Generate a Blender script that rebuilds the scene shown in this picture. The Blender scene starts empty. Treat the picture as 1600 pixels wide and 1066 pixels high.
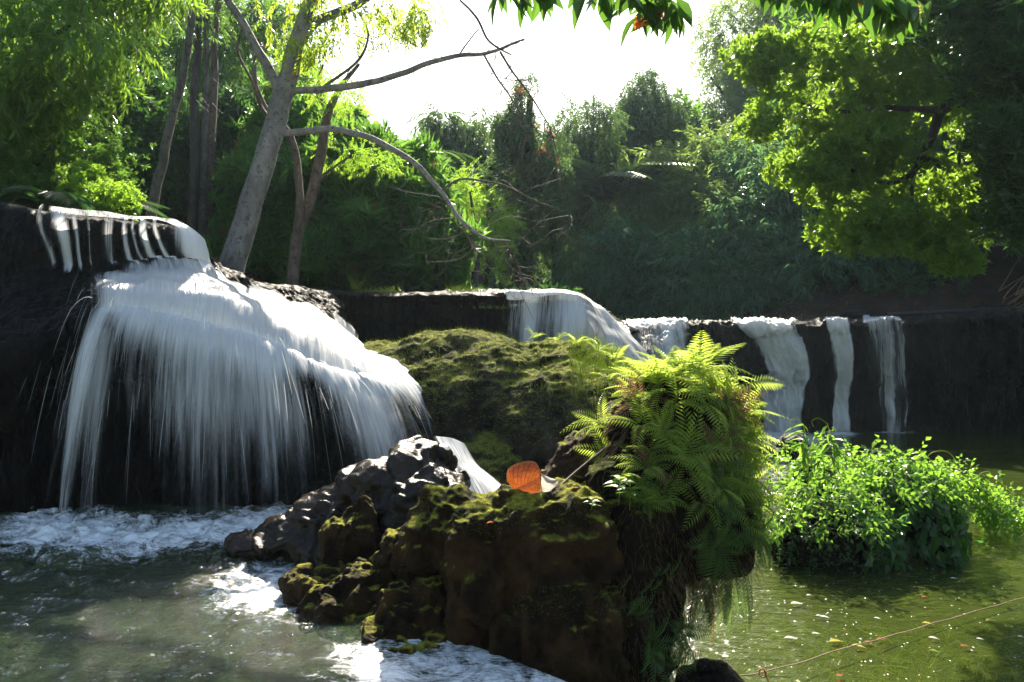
import bpy, math, random
import numpy as np
from mathutils import Vector, Matrix
R = math.radians
scene = bpy.context.scene
# ------------------------------------------------------------------ camera, sky, sun, exposure
F = 1300.0; HZ = 470.0; CZ = 2.2            # focal length in photo pixels, horizon row, eye height
cam = bpy.data.objects.new('camera', bpy.data.cameras.new('camera'))
scene.collection.objects.link(cam); scene.camera = cam
cam.location = (0, 0, CZ); cam.rotation_euler = (R(90), 0, 0)
cam.data.sensor_width = 36.0; cam.data.lens = 36.0 * F / 1600.0
cam.data.shift_y = -(533.0 - HZ) / 1600.0
cam.data.clip_start = 0.05; cam.data.clip_end = 600
SUN_AZ, SUN_EL = R(3), R(38)
S = Vector((math.sin(SUN_AZ) * math.cos(SUN_EL), math.cos(SUN_AZ) * math.cos(SUN_EL), math.sin(SUN_EL)))
world = bpy.data.worlds.new("World"); scene.world = world; world.use_nodes = True
wn = world.node_tree.nodes; wl = world.node_tree.links
sky = wn.new('ShaderNodeTexSky'); sky.sky_type = 'NISHITA'; sky.sun_disc = False
sky.sun_elevation = SUN_EL; sky.sun_rotation = SUN_AZ; sky.dust_density = 1.6; sky.air_density = 1.3
bg = wn['Background']; bg.inputs['Strength'].default_value = 0.06
wl.new(sky.outputs[0], bg.inputs['Color'])
sun = bpy.data.objects.new('sun', bpy.data.lights.new('sun', 'SUN'))
scene.collection.objects.link(sun)
sun.data.energy = 5.0; sun.data.angle = R(0.5); sun.data.color = (1.0, 0.90, 0.74)
sun.rotation_euler = S.to_track_quat('Z', 'Y').to_euler(); sun.location = (-3, 20, 20)
scene.view_settings.view_transform = 'Standard'; scene.view_settings.look = 'None'
scene.view_settings.exposure = 2.0; scene.view_settings.gamma = 1.0
cy = scene.cycles
cy.max_bounces = 7; cy.diffuse_bounces = 3; cy.glossy_bounces = 3; cy.transmission_bounces = 5
cy.transparent_max_bounces = 32; cy.volume_bounces = 0; cy.caustics_reflective = False; cy.caustics_refractive = False
cy.sample_clamp_indirect = 3.0; cy.use_denoising = True
# ------------------------------------------------------------------ numpy helpers
rng = np.random.default_rng(7)
def P(px, py, Y): return np.array(((px - 800.0) * Y / F, Y, CZ + (HZ - py) * Y / F))
def _hash(ix, iy, iz, s):
    h = (ix.astype(np.int64) * 374761393 + iy.astype(np.int64) * 668265263 + iz.astype(np.int64) * 2147483647 + s * 1274126177) & 0xFFFFFFFF
    h = ((h ^ (h >> 13)) * 1274126177) & 0xFFFFFFFF
    h = ((h ^ (h >> 16)) * 2246822519) & 0xFFFFFFFF
    return ((h ^ (h >> 15)) & 0xFFFFFF) / float(0xFFFFFF) * 2 - 1
def vnoise(p, s=0):
    i = np.floor(p); f = p - i; f = f * f * f * (f * (f * 6 - 15) + 10)
    x, y, z = i[:, 0], i[:, 1], i[:, 2]; r = 0
    for dx in (0, 1):
        for dy in (0, 1):
            for dz in (0, 1):
                w = (f[:, 0] if dx else 1 - f[:, 0]) * (f[:, 1] if dy else 1 - f[:, 1]) * (f[:, 2] if dz else 1 - f[:, 2])
                r = r + w * _hash(x + dx, y + dy, z + dz, s)
    return r
def fbm(p, freq=1.0, octv=4, s=0, gain=0.5, ridged=False):
    p = np.asarray(p, float) * freq; a = 1.0; r = 0; t = 0
    c, sn = math.cos(0.6), math.sin(0.6); M = np.array(((c, -sn, 0), (sn * c, c * c, -sn), (sn * sn, sn * c, c)))
    for k in range(octv):
        n = vnoise(p, s + k * 17)
        if ridged: n = 1 - 2 * np.abs(n)
        r = r + a * n; t += a; a *= gain; p = (p @ M.T) * 2.03 + 5.3
    return r / t
def worley(p, s=0):
    i = np.floor(p); f1 = np.full(len(p), 9.0); f2 = f1.copy()
    for dx in (-1, 0, 1):
        for dy in (-1, 0, 1):
            for dz in (-1, 0, 1):
                c = i + (dx, dy, dz); j = np.stack([_hash(c[:, 0], c[:, 1], c[:, 2], s + k) for k in (1, 2, 3)], 1) * .45 + .5
                d = np.linalg.norm(c + j - p, axis=1); n1 = d < f1; f2 = np.where(n1, f1, np.minimum(f2, d)); f1 = np.where(n1, d, f1)
    return f1, f2
def nrm(v): return v / np.maximum(np.linalg.norm(v, axis=-1, keepdims=True), 1e-9)
def sstep(a, b, x):
    t = np.clip((x - a) / (b - a), 0, 1); return t * t * (3 - 2 * t)
def cr(P_, t):
    """catmull-rom through P_ (n, ...) at params t in 0..n-1"""
    P_ = np.asarray(P_, float); n = len(P_); i = np.clip(np.floor(t).astype(int), 0, n - 2); f = t - i
    f = f.reshape(f.shape + (1,) * (P_.ndim - 1))
    a = P_[np.maximum(i - 1, 0)]; b = P_[i]; c = P_[i + 1]; d = P_[np.minimum(i + 2, n - 1)]
    return 0.5 * (2 * b + (c - a) * f + (2 * a - 5 * b + 4 * c - d) * f * f + (3 * b - a - 3 * c + d) * f ** 3)
def loft(rows, nu, nv, u0=0, u1=None, v0=0, v1=None):
    """rows: control rows of world points -> (nv, nu, 3)"""
    A = np.array(rows, float); u1 = A.shape[1] - 1 if u1 is None else u1; v1 = A.shape[0] - 1 if v1 is None else v1
    B = cr(A, np.linspace(v0, v1, nv)); B = np.swapaxes(B, 0, 1)
    C_ = cr(B, np.linspace(u0, u1, nu)); return np.swapaxes(C_, 0, 1)
def gnormals(G):
    du = np.gradient(G, axis=1); dv = np.gradient(G, axis=0); return nrm(np.cross(dv, du))
def gfaces(nv, nu):
    i = np.arange(nv - 1)[:, None] * nu + np.arange(nu - 1)[None]; i = i.ravel()
    return np.stack([i, i + 1, i + nu + 1, i + nu], 1)
# ------------------------------------------------------------------ object helpers
def tag(o, label=None, cat=None, group=None, kind=None):
    if label: o['label'] = label
    if cat: o['category'] = cat
    if group: o['group'] = group
    if kind: o['kind'] = kind
    return o
def empty(name, loc, label=None, cat=None, group=None):
    o = bpy.data.objects.new(name, None); scene.collection.objects.link(o); o.location = Vector(loc)
    o.empty_display_size = 0.2
    return tag(o, label, cat, group)
def mesh_obj(name, V, Fs, mat, parent=None, smooth=False, uv=None, attr=None, origin=None):
    """V (n,3) world verts; Fs list of face index arrays (m,k)"""
    V = np.asarray(V, float)
    if origin is None:
        if parent is not None: origin = np.array(parent.matrix_world.translation) if parent.parent else np.array(parent.location)
        else: origin = np.array(((V[:, 0].min() + V[:, 0].max()) / 2, (V[:, 1].min() + V[:, 1].max()) / 2, V[:, 2].min()))
    me = bpy.data.meshes.new(name)
    Fs = [f for f in Fs if len(f)]
    ls = np.concatenate([f.ravel() for f in Fs]).astype(np.int32)
    tot = np.concatenate([np.full(len(f), f.shape[1]) for f in Fs]).astype(np.int32)
    st = np.concatenate([[0], np.cumsum(tot)[:-1]]).astype(np.int32)
    me.vertices.add(len(V)); me.vertices.foreach_set('co', (V - origin).astype(np.float32).ravel())
    me.loops.add(len(ls)); me.loops.foreach_set('vertex_index', ls)
    me.polygons.add(len(tot)); me.polygons.foreach_set('loop_start', st); me.polygons.foreach_set('loop_total', tot)
    me.update(calc_edges=True)
    me.polygons.foreach_set('use_smooth', np.full(len(tot), bool(smooth)))
    if uv is not None:
        l = me.uv_layers.new(name='UVMap'); l.data.foreach_set('uv', np.asarray(uv, np.float32)[ls].ravel())
    for k, a in (attr or {}).items():
        at = me.attributes.new(k, 'FLOAT', 'POINT'); at.data.foreach_set('value', np.asarray(a, np.float32).ravel())
    me.materials.append(mat)
    o = bpy.data.objects.new(name, me); scene.collection.objects.link(o)
    if parent is not None:
        o.parent = parent
    else: o.location = Vector(origin)
    return o
class MB:
    def __init__(s): s.V = []; s.F = []; s.n = 0; s.A = []
    def add(s, V, Fs, a=0.0):
        s.V.append(V); s.F += [np.asarray(f) + s.n for f in Fs]; s.n += len(V); s.A.append(np.full(len(V), a)); return s
    def tube(s, pts, r, sides=7, sub=4, wob=0.0, cap=True):
        pts = np.asarray(pts, float); n = (len(pts) - 1) * sub + 1
        t = np.linspace(0, len(pts) - 1, n); p = cr(pts, t); r = np.interp(t, np.arange(len(pts)), np.full(len(pts), r) if np.isscalar(r) else r)
        if wob: p = p + np.stack([fbm(p, 3.0, 2, 3), fbm(p, 3.0, 2, 9), fbm(p, 3.0, 2, 5)], 1) * wob
        T = nrm(np.gradient(p, axis=0)); ref = np.array((0.3, 0.2, 1.0)) if abs(T[0][2]) < 0.9 else np.array((1.0, 0.2, 0))
        N = nrm(np.cross(T, ref)); B = np.cross(T, N); a = np.linspace(0, 2 * math.pi, sides, endpoint=False)
        V = p[:, None] + r[:, None, None] * (np.cos(a)[None, :, None] * N[:, None] + np.sin(a)[None, :, None] * B[:, None])
        i = np.arange(n - 1)[:, None] * sides; j = np.arange(sides)[None]; k = (j + 1) % sides
        f = np.stack([i + j, i + k, i + k + sides, i + j + sides], -1).reshape(-1, 4)
        s.add(V.reshape(-1, 3), [f]); return p
    def build(s, name, mat, parent=None, smooth=False, **k):
        return mesh_obj(name, np.concatenate(s.V), merge(s.F), mat, parent, smooth, **k)
def merge(Fs):
    d = {}
    for f in Fs:
        if len(f): d.setdefault(f.shape[1], []).append(f)
    return [np.concatenate(x) for x in d.values()]
def inst(T, O, X, Zh=None, S_=1.0):
    """instance template T=(verts, [faces]) at O with x axis X"""
    tv, tf = T; O = np.asarray(O, float); n = len(O); X = nrm(np.asarray(X, float))
    Zh = np.tile((0, 0, 1.0), (n, 1)) if Zh is None else np.asarray(Zh, float)
    Zh = Zh + 1e-3 * np.array((0.3, 0.5, 0.1)); Yv = nrm(np.cross(Zh, X)); Z = np.cross(X, Yv)
    S_ = np.full(n, S_) if np.isscalar(S_) else np.asarray(S_)
    M = np.stack([X, Yv, Z], 1) * S_[:, None, None]
    V = np.einsum('kj,njc->nkc', tv, M) + O[:, None]
    off = (np.arange(n) * len(tv))[:, None, None]
    return V.reshape(-1, 3), [(np.asarray(f)[None] + off).reshape(-1, f.shape[1]) for f in tf]
def rdir(n, g=rng): return nrm(g.normal(size=(n, 3)))
# ------------------------------------------------------------------ leaf templates (local x = along)
def leaf_t(L=1.0, w=0.3, fold=0.08, bend=0.1, fine=False):
    if not fine:
        v = np.array(((0, 0, 0), (.42 * L, -w * L / 2, fold * L), (L, 0, -bend * L), (.42 * L, w * L / 2, fold * L)))
        return v, [np.array(((0, 1, 2), (0, 2, 3)))]
    xs = (0, .15, .35, .6, .82, 1.0); ws = (0, .55, 1.0, .85, .42, 0); v = []; f4 = []
    for x, q in zip(xs, ws):
        z = -bend * L * x * x; v += [(x * L, -q * w * L / 2, z + q * fold * L), (x * L, 0, z), (x * L, q * w * L / 2, z + q * fold * L)]
    for i in range(5):
        a = i * 3; f4 += [(a, a + 3, a + 4, a + 1), (a + 1, a + 4, a + 5, a + 2)]
    return np.array(v), [np.array(f4)]
def combine(parts):
    m = MB()
    for V, Fs in parts: m.add(V, Fs)
    return np.concatenate(m.V), merge(m.F)
def whorl_t(n, L, w, seed, up=(-0.2, 0.7), fine=False, stem=0.15):
    g = np.random.default_rng(seed); a = np.arange(n) * 2.4 + g.uniform(-.3, .3, n); e = g.uniform(*up, n)
    X = np.stack([np.sin(e), np.cos(e) * np.cos(a), np.cos(e) * np.sin(a)], 1)
    O = np.stack([g.uniform(-stem, 0.05, n), 0 * a, 0 * a], 1)
    return inst(leaf_t(L, w, fine=fine), O, X, g.normal(size=(n, 3)) * .3 + (1, 0, 0), g.uniform(.7, 1.1, n))
def spray_t(n, L, w, seed, droop=0.5, ang=0.9, fine=False, length=1.0):
    """twig of given length with alternate leaves"""
    g = np.random.default_rng(seed); t = np.linspace(.1, 1, n) * length; sd = np.where(np.arange(n) % 2, 1, -1)
    O = np.stack([t, 0 * t, -droop * .35 * t * t], 1); a = ang * (1 - .5 * t / length) + g.uniform(-.25, .25, n)
    X = np.stack([np.cos(a), np.sin(a) * sd, -droop * g.uniform(.5, 1.3, n)], 1)
    return inst(leaf_t(L, w, fine=fine), O, X, g.normal(size=(n, 3)) * .35 + (0, 0, 1), g.uniform(.7, 1.1, n))
def frond_t(n=18, w=.20, arch=.5, seed=0, pw=.30, rach=.006, lift=.0):
    g = np.random.default_rng(seed); t = np.linspace(.12, .98, n)
    def pos(t): return np.stack([t - .12 * arch * t ** 2, 0 * t, .35 * arch * t - .75 * arch * t ** 2], -1)
    parts = []
    T = nrm(pos(t + .01) - pos(t)); ln = w * (np.sin(np.pi * np.clip(t * .82 + .14, 0, 1)) ** .8) * g.uniform(.9, 1.1, n)
    for sd in (-1, 1):
        a = 1.15 - .35 * t
        X = T * np.cos(a)[:, None] + np.array((0, sd, 0)) * np.sin(a)[:, None] + np.array((0, 0, -.15 + lift))
        parts.append(inst(leaf_t(1, pw, .03, .12), pos(t), X, np.cross(T, (0, 1., 0)) + g.normal(size=(n, 3)) * .08, ln))
    m = MB(); m.tube(pos(np.linspace(0, 1, 6)), np.linspace(rach, rach * .3, 6), 3, 2)
    parts.append((np.concatenate(m.V), m.F)); return combine(parts)
# ------------------------------------------------------------------ materials
def newmat(name):
    m = bpy.data.materials.new(name); m.use_nodes = True; nt = m.node_tree
    for n in list(nt.nodes): nt.nodes.remove(n)
    out = nt.nodes.new('ShaderNodeOutputMaterial'); return m, nt, out
def nd(nt, t, ins=None, **p):
    n = nt.nodes.new(t)
    for k, v in p.items(): setattr(n, k, v)
    for k, v in (ins or {}).items():
        if hasattr(v, 'is_output') or isinstance(v, bpy.types.NodeSocket): nt.links.new(v, n.inputs[k])
        else: n.inputs[k].default_value = v
    return n
def c4(c): return (c[0], c[1], c[2], 1.0)
def mth(nt, op, a, b=0.0, c=None, clamp=False):
    n = nd(nt, 'ShaderNodeMath', {0: a, 1: b}, operation=op, use_clamp=clamp)
    if c is not None:
        if isinstance(c, bpy.types.NodeSocket): nt.links.new(c, n.inputs[2])
        else: n.inputs[2].default_value = c
    return n.outputs[0]
def ramp(nt, fac, stops, interp='LINEAR'):
    n = nd(nt, 'ShaderNodeValToRGB', {0: fac}); cr_ = n.color_ramp; cr_.interpolation = interp
    while len(cr_.elements) > 1: cr_.elements.remove(cr_.elements[-1])
    cr_.elements[0].position = stops[0][0]; cr_.elements[0].color = c4(stops[0][1])
    for p, c in stops[1:]:
        e = cr_.elements.new(p); e.color = c4(c)
    return n.outputs[0]
def rng_map(nt, v, a, b, c=0.0, d=1.0, smooth=True):
    return nd(nt, 'ShaderNodeMapRange', {0: v, 1: a, 2: b, 3: c, 4: d}, interpolation_type='SMOOTHSTEP' if smooth else 'LINEAR').outputs[0]
def mixc(nt, f, a, b, bt='MIX'):
    n = nd(nt, 'ShaderNodeMix', data_type='RGBA', blend_type=bt)
    for k, v in ((0, f), (6, a), (7, b)):
        if isinstance(v, bpy.types.NodeSocket): nt.links.new(v, n.inputs[k])
        else: n.inputs[k].default_value = v if k == 0 else c4(v)
    return n.outputs[2]
def noise(nt, vec, scale, detail=4, rough=.55, dist=0.0):
    return nd(nt, 'ShaderNodeTexNoise', {'Vector': vec, 'Scale': scale, 'Detail': detail, 'Roughness': rough, 'Distortion': dist}).outputs[0]
def leafmat(name, a, b, tr=(.25, .45, .03), tf=.45, rough=.42, odd=None, spec=.4):
    m, nt, out = newmat(name)
    g = nd(nt, 'ShaderNodeNewGeometry'); r = g.outputs['Random Per Island']
    st = [(0, a), (.85, b)]
    if odd: st += [(.985, b), (.988, odd)]
    col = ramp(nt, r, st)
    tcol = mixc(nt, .35, tr, mixc(nt, 1.0, (4., 4., 4.), col, 'MULTIPLY'))
    if odd: tcol = mixc(nt, mth(nt, 'GREATER_THAN', r, .987), tcol, tuple(min(1, x * 1.6) for x in odd))
    p = nd(nt, 'ShaderNodeBsdfPrincipled', {'Base Color': col, 'Roughness': rough, 'Specular IOR Level': spec})
    t = nd(nt, 'ShaderNodeBsdfTranslucent', {'Color': tcol})
    mx = nd(nt, 'ShaderNodeMixShader', {0: tf, 1: p.outputs[0], 2: t.outputs[0]})
    nt.links.new(mx.outputs[0], out.inputs[0]); return m
def barkmat(name, a, b, spots=None, scale=18, stretch=.25, bump=.6):
    m, nt, out = newmat(name); tc = nd(nt, 'ShaderNodeTexCoord').outputs['Object']
    mp = nd(nt, 'ShaderNodeMapping', {'Vector': tc, 'Scale': (1, 1, stretch)}).outputs[0]
    n = noise(nt, mp, scale, 6, .65); n2 = noise(nt, tc, 3.0, 3)
    col = mixc(nt, rng_map(nt, n, .3, .7), a, b)
    col = mixc(nt, rng_map(nt, n2, .4, .75, 0, .6), col, tuple(x * .5 for x in a))
    if spots: col = mixc(nt, rng_map(nt, noise(nt, tc, 22, 5, .7), .56, .62), col, spots)
    bp = nd(nt, 'ShaderNodeBump', {'Strength': bump, 'Distance': .02, 'Height': n})
    p = nd(nt, 'ShaderNodeBsdfPrincipled', {'Base Color': col, 'Roughness': .85, 'Normal': bp.outputs[0]})
    nt.links.new(p.outputs[0], out.inputs[0]); return m
def rockmat(name, dark, light, moss=(.09, .12, .015), mthr=(.35, .8), rough=(.35, .8), scale=6.0, bump=1.0, stretch=1.0, mossall=0.0, mossb=(.2, .24, .03), spec=.09):
    m, nt, out = newmat(name); tc = nd(nt, 'ShaderNodeTexCoord').outputs['Object']
    mp = nd(nt, 'ShaderNodeMapping', {'Vector': tc, 'Scale': (1, 1, stretch)}).outputs[0]
    n1 = noise(nt, mp, scale, 8, .68, .4); n2 = noise(nt, tc, scale * .35, 3); n3 = noise(nt, mp, scale * 7, 5, .7)
    vo = nd(nt, 'ShaderNodeTexVoronoi', {'Vector': mp, 'Scale': scale * 3.5}, feature='SMOOTH_F1').outputs[0]
    col = mixc(nt, rng_map(nt, n1, .35, .68), dark, light)
    col = mixc(nt, rng_map(nt, n2, .5, .75, 0, .7), col, tuple(x * .45 for x in dark))
    gz = nd(nt, 'ShaderNodeSeparateXYZ', {0: nd(nt, 'ShaderNodeNewGeometry').outputs['Normal']}).outputs[2]
    f = mth(nt, 'ADD', gz, mth(nt, 'MULTIPLY', mth(nt, 'SUBTRACT', n1, .5), 1.1)); f = mth(nt, 'ADD', f, mth(nt, 'MULTIPLY', mth(nt, 'SUBTRACT', n2, .5), .9))
    f = mth(nt, 'ADD', f, mossall); f = rng_map(nt, f, mthr[0], mthr[1])
    mc = mixc(nt, rng_map(nt, n3, .35, .65), moss, mossb)
    col = mixc(nt, f, col, mc)
    h = mth(nt, 'ADD', mth(nt, 'MULTIPLY', n1, 1.0), mth(nt, 'MULTIPLY', n3, .35)); h = mth(nt, 'ADD', h, mth(nt, 'MULTIPLY', vo, .5))
    bp = nd(nt, 'ShaderNodeBump', {'Strength': bump, 'Distance': .05, 'Height': h})
    ro = mth(nt, 'ADD', rng_map(nt, n3, .3, .7, rough[0], rough[1]), mth(nt, 'MULTIPLY', f, .4), clamp=True)
    p = nd(nt, 'ShaderNodeBsdfPrincipled', {'Base Color': col, 'Roughness': ro, 'Normal': bp.outputs[0], 'Specular IOR Level': spec})
    nt.links.new(p.outputs[0], out.inputs[0]); return m
def watermat(name, tint, body, bodyf, bump, scale, rough=.04, foam=None, stretch=(1, 1, 1), murk=0.0):
    m, nt, out = newmat(name); tc = nd(nt, 'ShaderNodeTexCoord').outputs['Object']
    mp = nd(nt, 'ShaderNodeMapping', {'Vector': tc, 'Scale': stretch}).outputs[0]
    n1 = noise(nt, mp, scale, 3, .5, .6); n2 = noise(nt, mp, scale * 4.3, 3, .6, .3)
    h = mth(nt, 'ADD', n1, mth(nt, 'MULTIPLY', n2, .3))
    bp = nd(nt, 'ShaderNodeBump', {'Strength': bump, 'Distance': .06, 'Height': h})
    tr = nd(nt, 'ShaderNodeBsdfTransparent', {'Color': c4(tint)})
    df = nd(nt, 'ShaderNodeBsdfDiffuse', {'Color': c4(body)})
    base = nd(nt, 'ShaderNodeMixShader', {0: bodyf, 1: tr.outputs[0], 2: df.outputs[0]})
    gl = nd(nt, 'ShaderNodeBsdfGlossy', {'Color': (1, 1, 1, 1), 'Roughness': rough, 'Normal': bp.outputs[0]})
    fr = nd(nt, 'ShaderNodeFresnel', {'IOR': 1.33, 'Normal': bp.outputs[0]})
    sh = nd(nt, 'ShaderNodeMixShader', {0: fr.outputs[0], 1: base.outputs[0], 2: gl.outputs[0]}).outputs[0]
    if foam:
        at = nd(nt, 'ShaderNodeAttribute', attribute_name='foam').outputs['Fac']  # froth amount; on the upper pool it also holds painted sun glare
        fn = mth(nt, 'ADD', mth(nt, 'MULTIPLY', noise(nt, tc, 3.5, 6, .72, 2.0), .6), mth(nt, 'MULTIPLY', noise(nt, nd(nt, 'ShaderNodeMapping', {'Vector': tc, 'Scale': (1, 2.2, 1)}).outputs[0], 16, 5, .7, 1.5), .4)); fn = rng_map(nt, fn, .28, .72, 0, 1, False)
        ff = rng_map(nt, mth(nt, 'ADD', mth(nt, 'SUBTRACT', at, 1.0), fn), 0.0, .55, 0, .95)
        fd = nd(nt, 'ShaderNodeBsdfPrincipled', {'Base Color': (.82, .84, .84, 1), 'Roughness': .35, 'Normal': nd(nt, 'ShaderNodeBump', {'Strength': .35, 'Distance': .03, 'Height': h}).outputs[0]})
        sh = nd(nt, 'ShaderNodeMixShader', {0: ff, 1: sh, 2: fd.outputs[0]}).outputs[0]
    nt.links.new(sh, out.inputs[0]); return m
def fallmat(name, su=26.0, sv=1.1, lo=.0, hi=.45, col=(.90, .92, .94), amax=.97, gloss=.25):
    """silky falling water: streaks run along v; attribute 'dens' = how much water runs there"""
    m, nt, out = newmat(name); uv = nd(nt, 'ShaderNodeUVMap', uv_map='UVMap').outputs[0]
    m1 = nd(nt, 'ShaderNodeMapping', {'Vector': uv, 'Scale': (su, sv, 1)}).outputs[0]
    m2 = nd(nt, 'ShaderNodeMapping', {'Vector': uv, 'Scale': (su * 4.5, sv * 2.0, 1)}).outputs[0]
    m3 = nd(nt, 'ShaderNodeMapping', {'Vector': uv, 'Scale': (su * .22, sv * .6, 1)}).outputs[0]
    n1 = noise(nt, m1, 1, 3, .6, .2); n2 = noise(nt, m2, 1, 2, .6); n3 = noise(nt, m3, 1, 2, .5)
    n = mth(nt, 'ADD', mth(nt, 'MULTIPLY', n1, .5), mth(nt, 'ADD', mth(nt, 'MULTIPLY', n2, .25), mth(nt, 'MULTIPLY', n3, .25)))
    at = nd(nt, 'ShaderNodeAttribute', attribute_name='dens').outputs['Fac']
    a = mth(nt, 'ADD', mth(nt, 'SUBTRACT', at, .8), n)
    a = rng_map(nt, a, lo, hi, 0, amax)
    bp = nd(nt, 'ShaderNodeBump', {'Strength': 1.0, 'Distance': .06, 'Height': n})
    p = nd(nt, 'ShaderNodeBsdfPrincipled', {'Base Color': c4(col), 'Roughness': .3, 'Normal': bp.outputs[0], 'Specular IOR Level': gloss * 2})
    t = nd(nt, 'ShaderNodeBsdfTranslucent', {'Color': c4(col), 'Normal': bp.outputs[0]})
    b = nd(nt, 'ShaderNodeMixShader', {0: .45, 1: p.outputs[0], 2: t.outputs[0]})
    tr = nd(nt, 'ShaderNodeBsdfTransparent')
    sh = nd(nt, 'ShaderNodeMixShader', {0: a, 1: tr.outputs[0], 2: b.outputs[0]})
    nt.links.new(sh.outputs[0], out.inputs[0]); return m
def plainmat(name, a, b=None, rough=.6, tr=0.0, scale=20, alpha=1.0):
    m, nt, out = newmat(name); tc = nd(nt, 'ShaderNodeTexCoord').outputs['Object']
    col = mixc(nt, rng_map(nt, noise(nt, tc, scale, 4), .35, .65), a, b or tuple(x * .7 for x in a))
    p = nd(nt, 'ShaderNodeBsdfPrincipled', {'Base Color': col, 'Roughness': rough}); sh = p.outputs[0]
    if tr:
        t = nd(nt, 'ShaderNodeBsdfTranslucent', {'Color': mixc(nt, 1.0, (2., 2., 2.), col, 'MULTIPLY')})
        sh = nd(nt, 'ShaderNodeMixShader', {0: tr, 1: sh, 2: t.outputs[0]}).outputs[0]
    if alpha < 1:
        sh = nd(nt, 'ShaderNodeMixShader', {0: alpha, 1: nd(nt, 'ShaderNodeBsdfTransparent').outputs[0], 2: sh}).outputs[0]
    nt.links.new(sh, out.inputs[0]); return m
# ------------------------------------------------------------------ materials of the place
M_ground = rockmat('forest_floor', (.018, .012, .008), (.045, .03, .018), (.015, .025, .006), (1.3, 1.9), (.8, .95), 3.0, .8)
M_bed = rockmat('pool_bed', (.12, .11, .04), (.30, .27, .11), (.09, .13, .02), (.7, 1.25), (.8, .9), 2.2, .6, mossb=(.16, .2, .04))
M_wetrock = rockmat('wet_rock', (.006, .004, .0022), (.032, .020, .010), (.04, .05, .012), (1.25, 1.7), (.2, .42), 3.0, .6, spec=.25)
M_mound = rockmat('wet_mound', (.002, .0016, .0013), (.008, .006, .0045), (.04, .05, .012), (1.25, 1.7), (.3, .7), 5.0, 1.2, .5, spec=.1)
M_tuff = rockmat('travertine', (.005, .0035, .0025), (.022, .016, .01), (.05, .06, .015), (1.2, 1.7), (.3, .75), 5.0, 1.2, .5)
M_mossrock = rockmat('mossy_rock', (.008, .005, .0025), (.055, .031, .012), (.12, .13, .016), (.68, 1.08), (.6, .9), 5.0, 1.3, .8, mossb=(.34, .33, .04))
M_dome = rockmat('mossy_dome', (.008, .006, .0035), (.07, .058, .035), (.055, .065, .012), (.6, 1.15), (.55, .9), 4.0, 1.3, 1.0, .1, mossb=(.22, .22, .04))
M_soil = rockmat('root_soil', (.005, .0035, .002), (.015, .01, .005), (.05, .06, .012), (.6, 1.2), (.9, 1), 9.0, 1.2, .4)
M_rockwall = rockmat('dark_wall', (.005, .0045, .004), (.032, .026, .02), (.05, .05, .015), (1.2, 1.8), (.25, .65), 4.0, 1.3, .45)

# ------------------------------------------------------------------ ground
LX = np.array((-40, -5.2, -2.9, -2.83, -2.55, -2.36, -2.08, 0, .7, 1.06, 1.35, 1.6, 2.9, 4.85, 8.3, 40))
LY = np.array((7.6, 7.4, 7.2, 7.6, 8.4, 9.4, 10.1, 10.1, 10.3, 10.7, 11.2, 13.1, 13.6, 14.1, 13.8, 13))
def ground_z(x, y):
    yl = np.interp(x, LX, LY) + .45
    top = 1.74 + .5 * sstep(1.5, .9, x) + .45 * sstep(-3.1, -4.2, x)
    left = sstep(.25, -.15, x) * sstep(1.9, 2.2, y) * sstep(7.5, 6.4, y)
    bed = -.55 + .67 * left + .1 * np.sin(x * 1.3 + y) * (1 - left)
    z = bed + (top - bed) * sstep(0, .25, y - yl)
    z = z + np.clip(y - 21, 0, 60) * .16 + sstep(3.5, 7.0, x - .0 * y) * np.clip(y - 14.9, 0, 9) * .42
    z = z + sstep(8, 14, x) * np.clip(y - 14, 0, 8) * .3 + sstep(-5, -12, x) * np.clip(y - 8, 0, 20) * .12
    p = np.stack([x, y, 0 * x], 1); z = z + fbm(p, .8, 4, 5) * np.where(y > yl, .16, .05)
    return z
gx = np.concatenate([np.linspace(-90, -12, 40, endpoint=False), np.linspace(-12, 14, 300), np.linspace(14, 90, 40)[1:]])
gy = np.concatenate([np.linspace(-12, 0, 12, endpoint=False), np.linspace(0, 26, 320), np.linspace(26, 140, 50)[1:]])
X_, Y_ = np.meshgrid(gx, gy); V = np.stack([X_.ravel(), Y_.ravel(), ground_z(X_.ravel(), Y_.ravel())], 1)
me = mesh_obj('ground', V, [gfaces(len(gy), len(gx))[:, ::-1] * 1], M_ground, smooth=True, origin=np.zeros(3))
me.data.flip_normals() if me.data.polygons[0].normal.z < 0 else None
me['kind'] = 'structure'
me.data.materials.append(M_bed)
ctr = V[gfaces(len(gy), len(gx))].mean(1); me.data.polygons.foreach_set('material_index', (ctr[:, 2] < .25).astype(np.int32))
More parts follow.
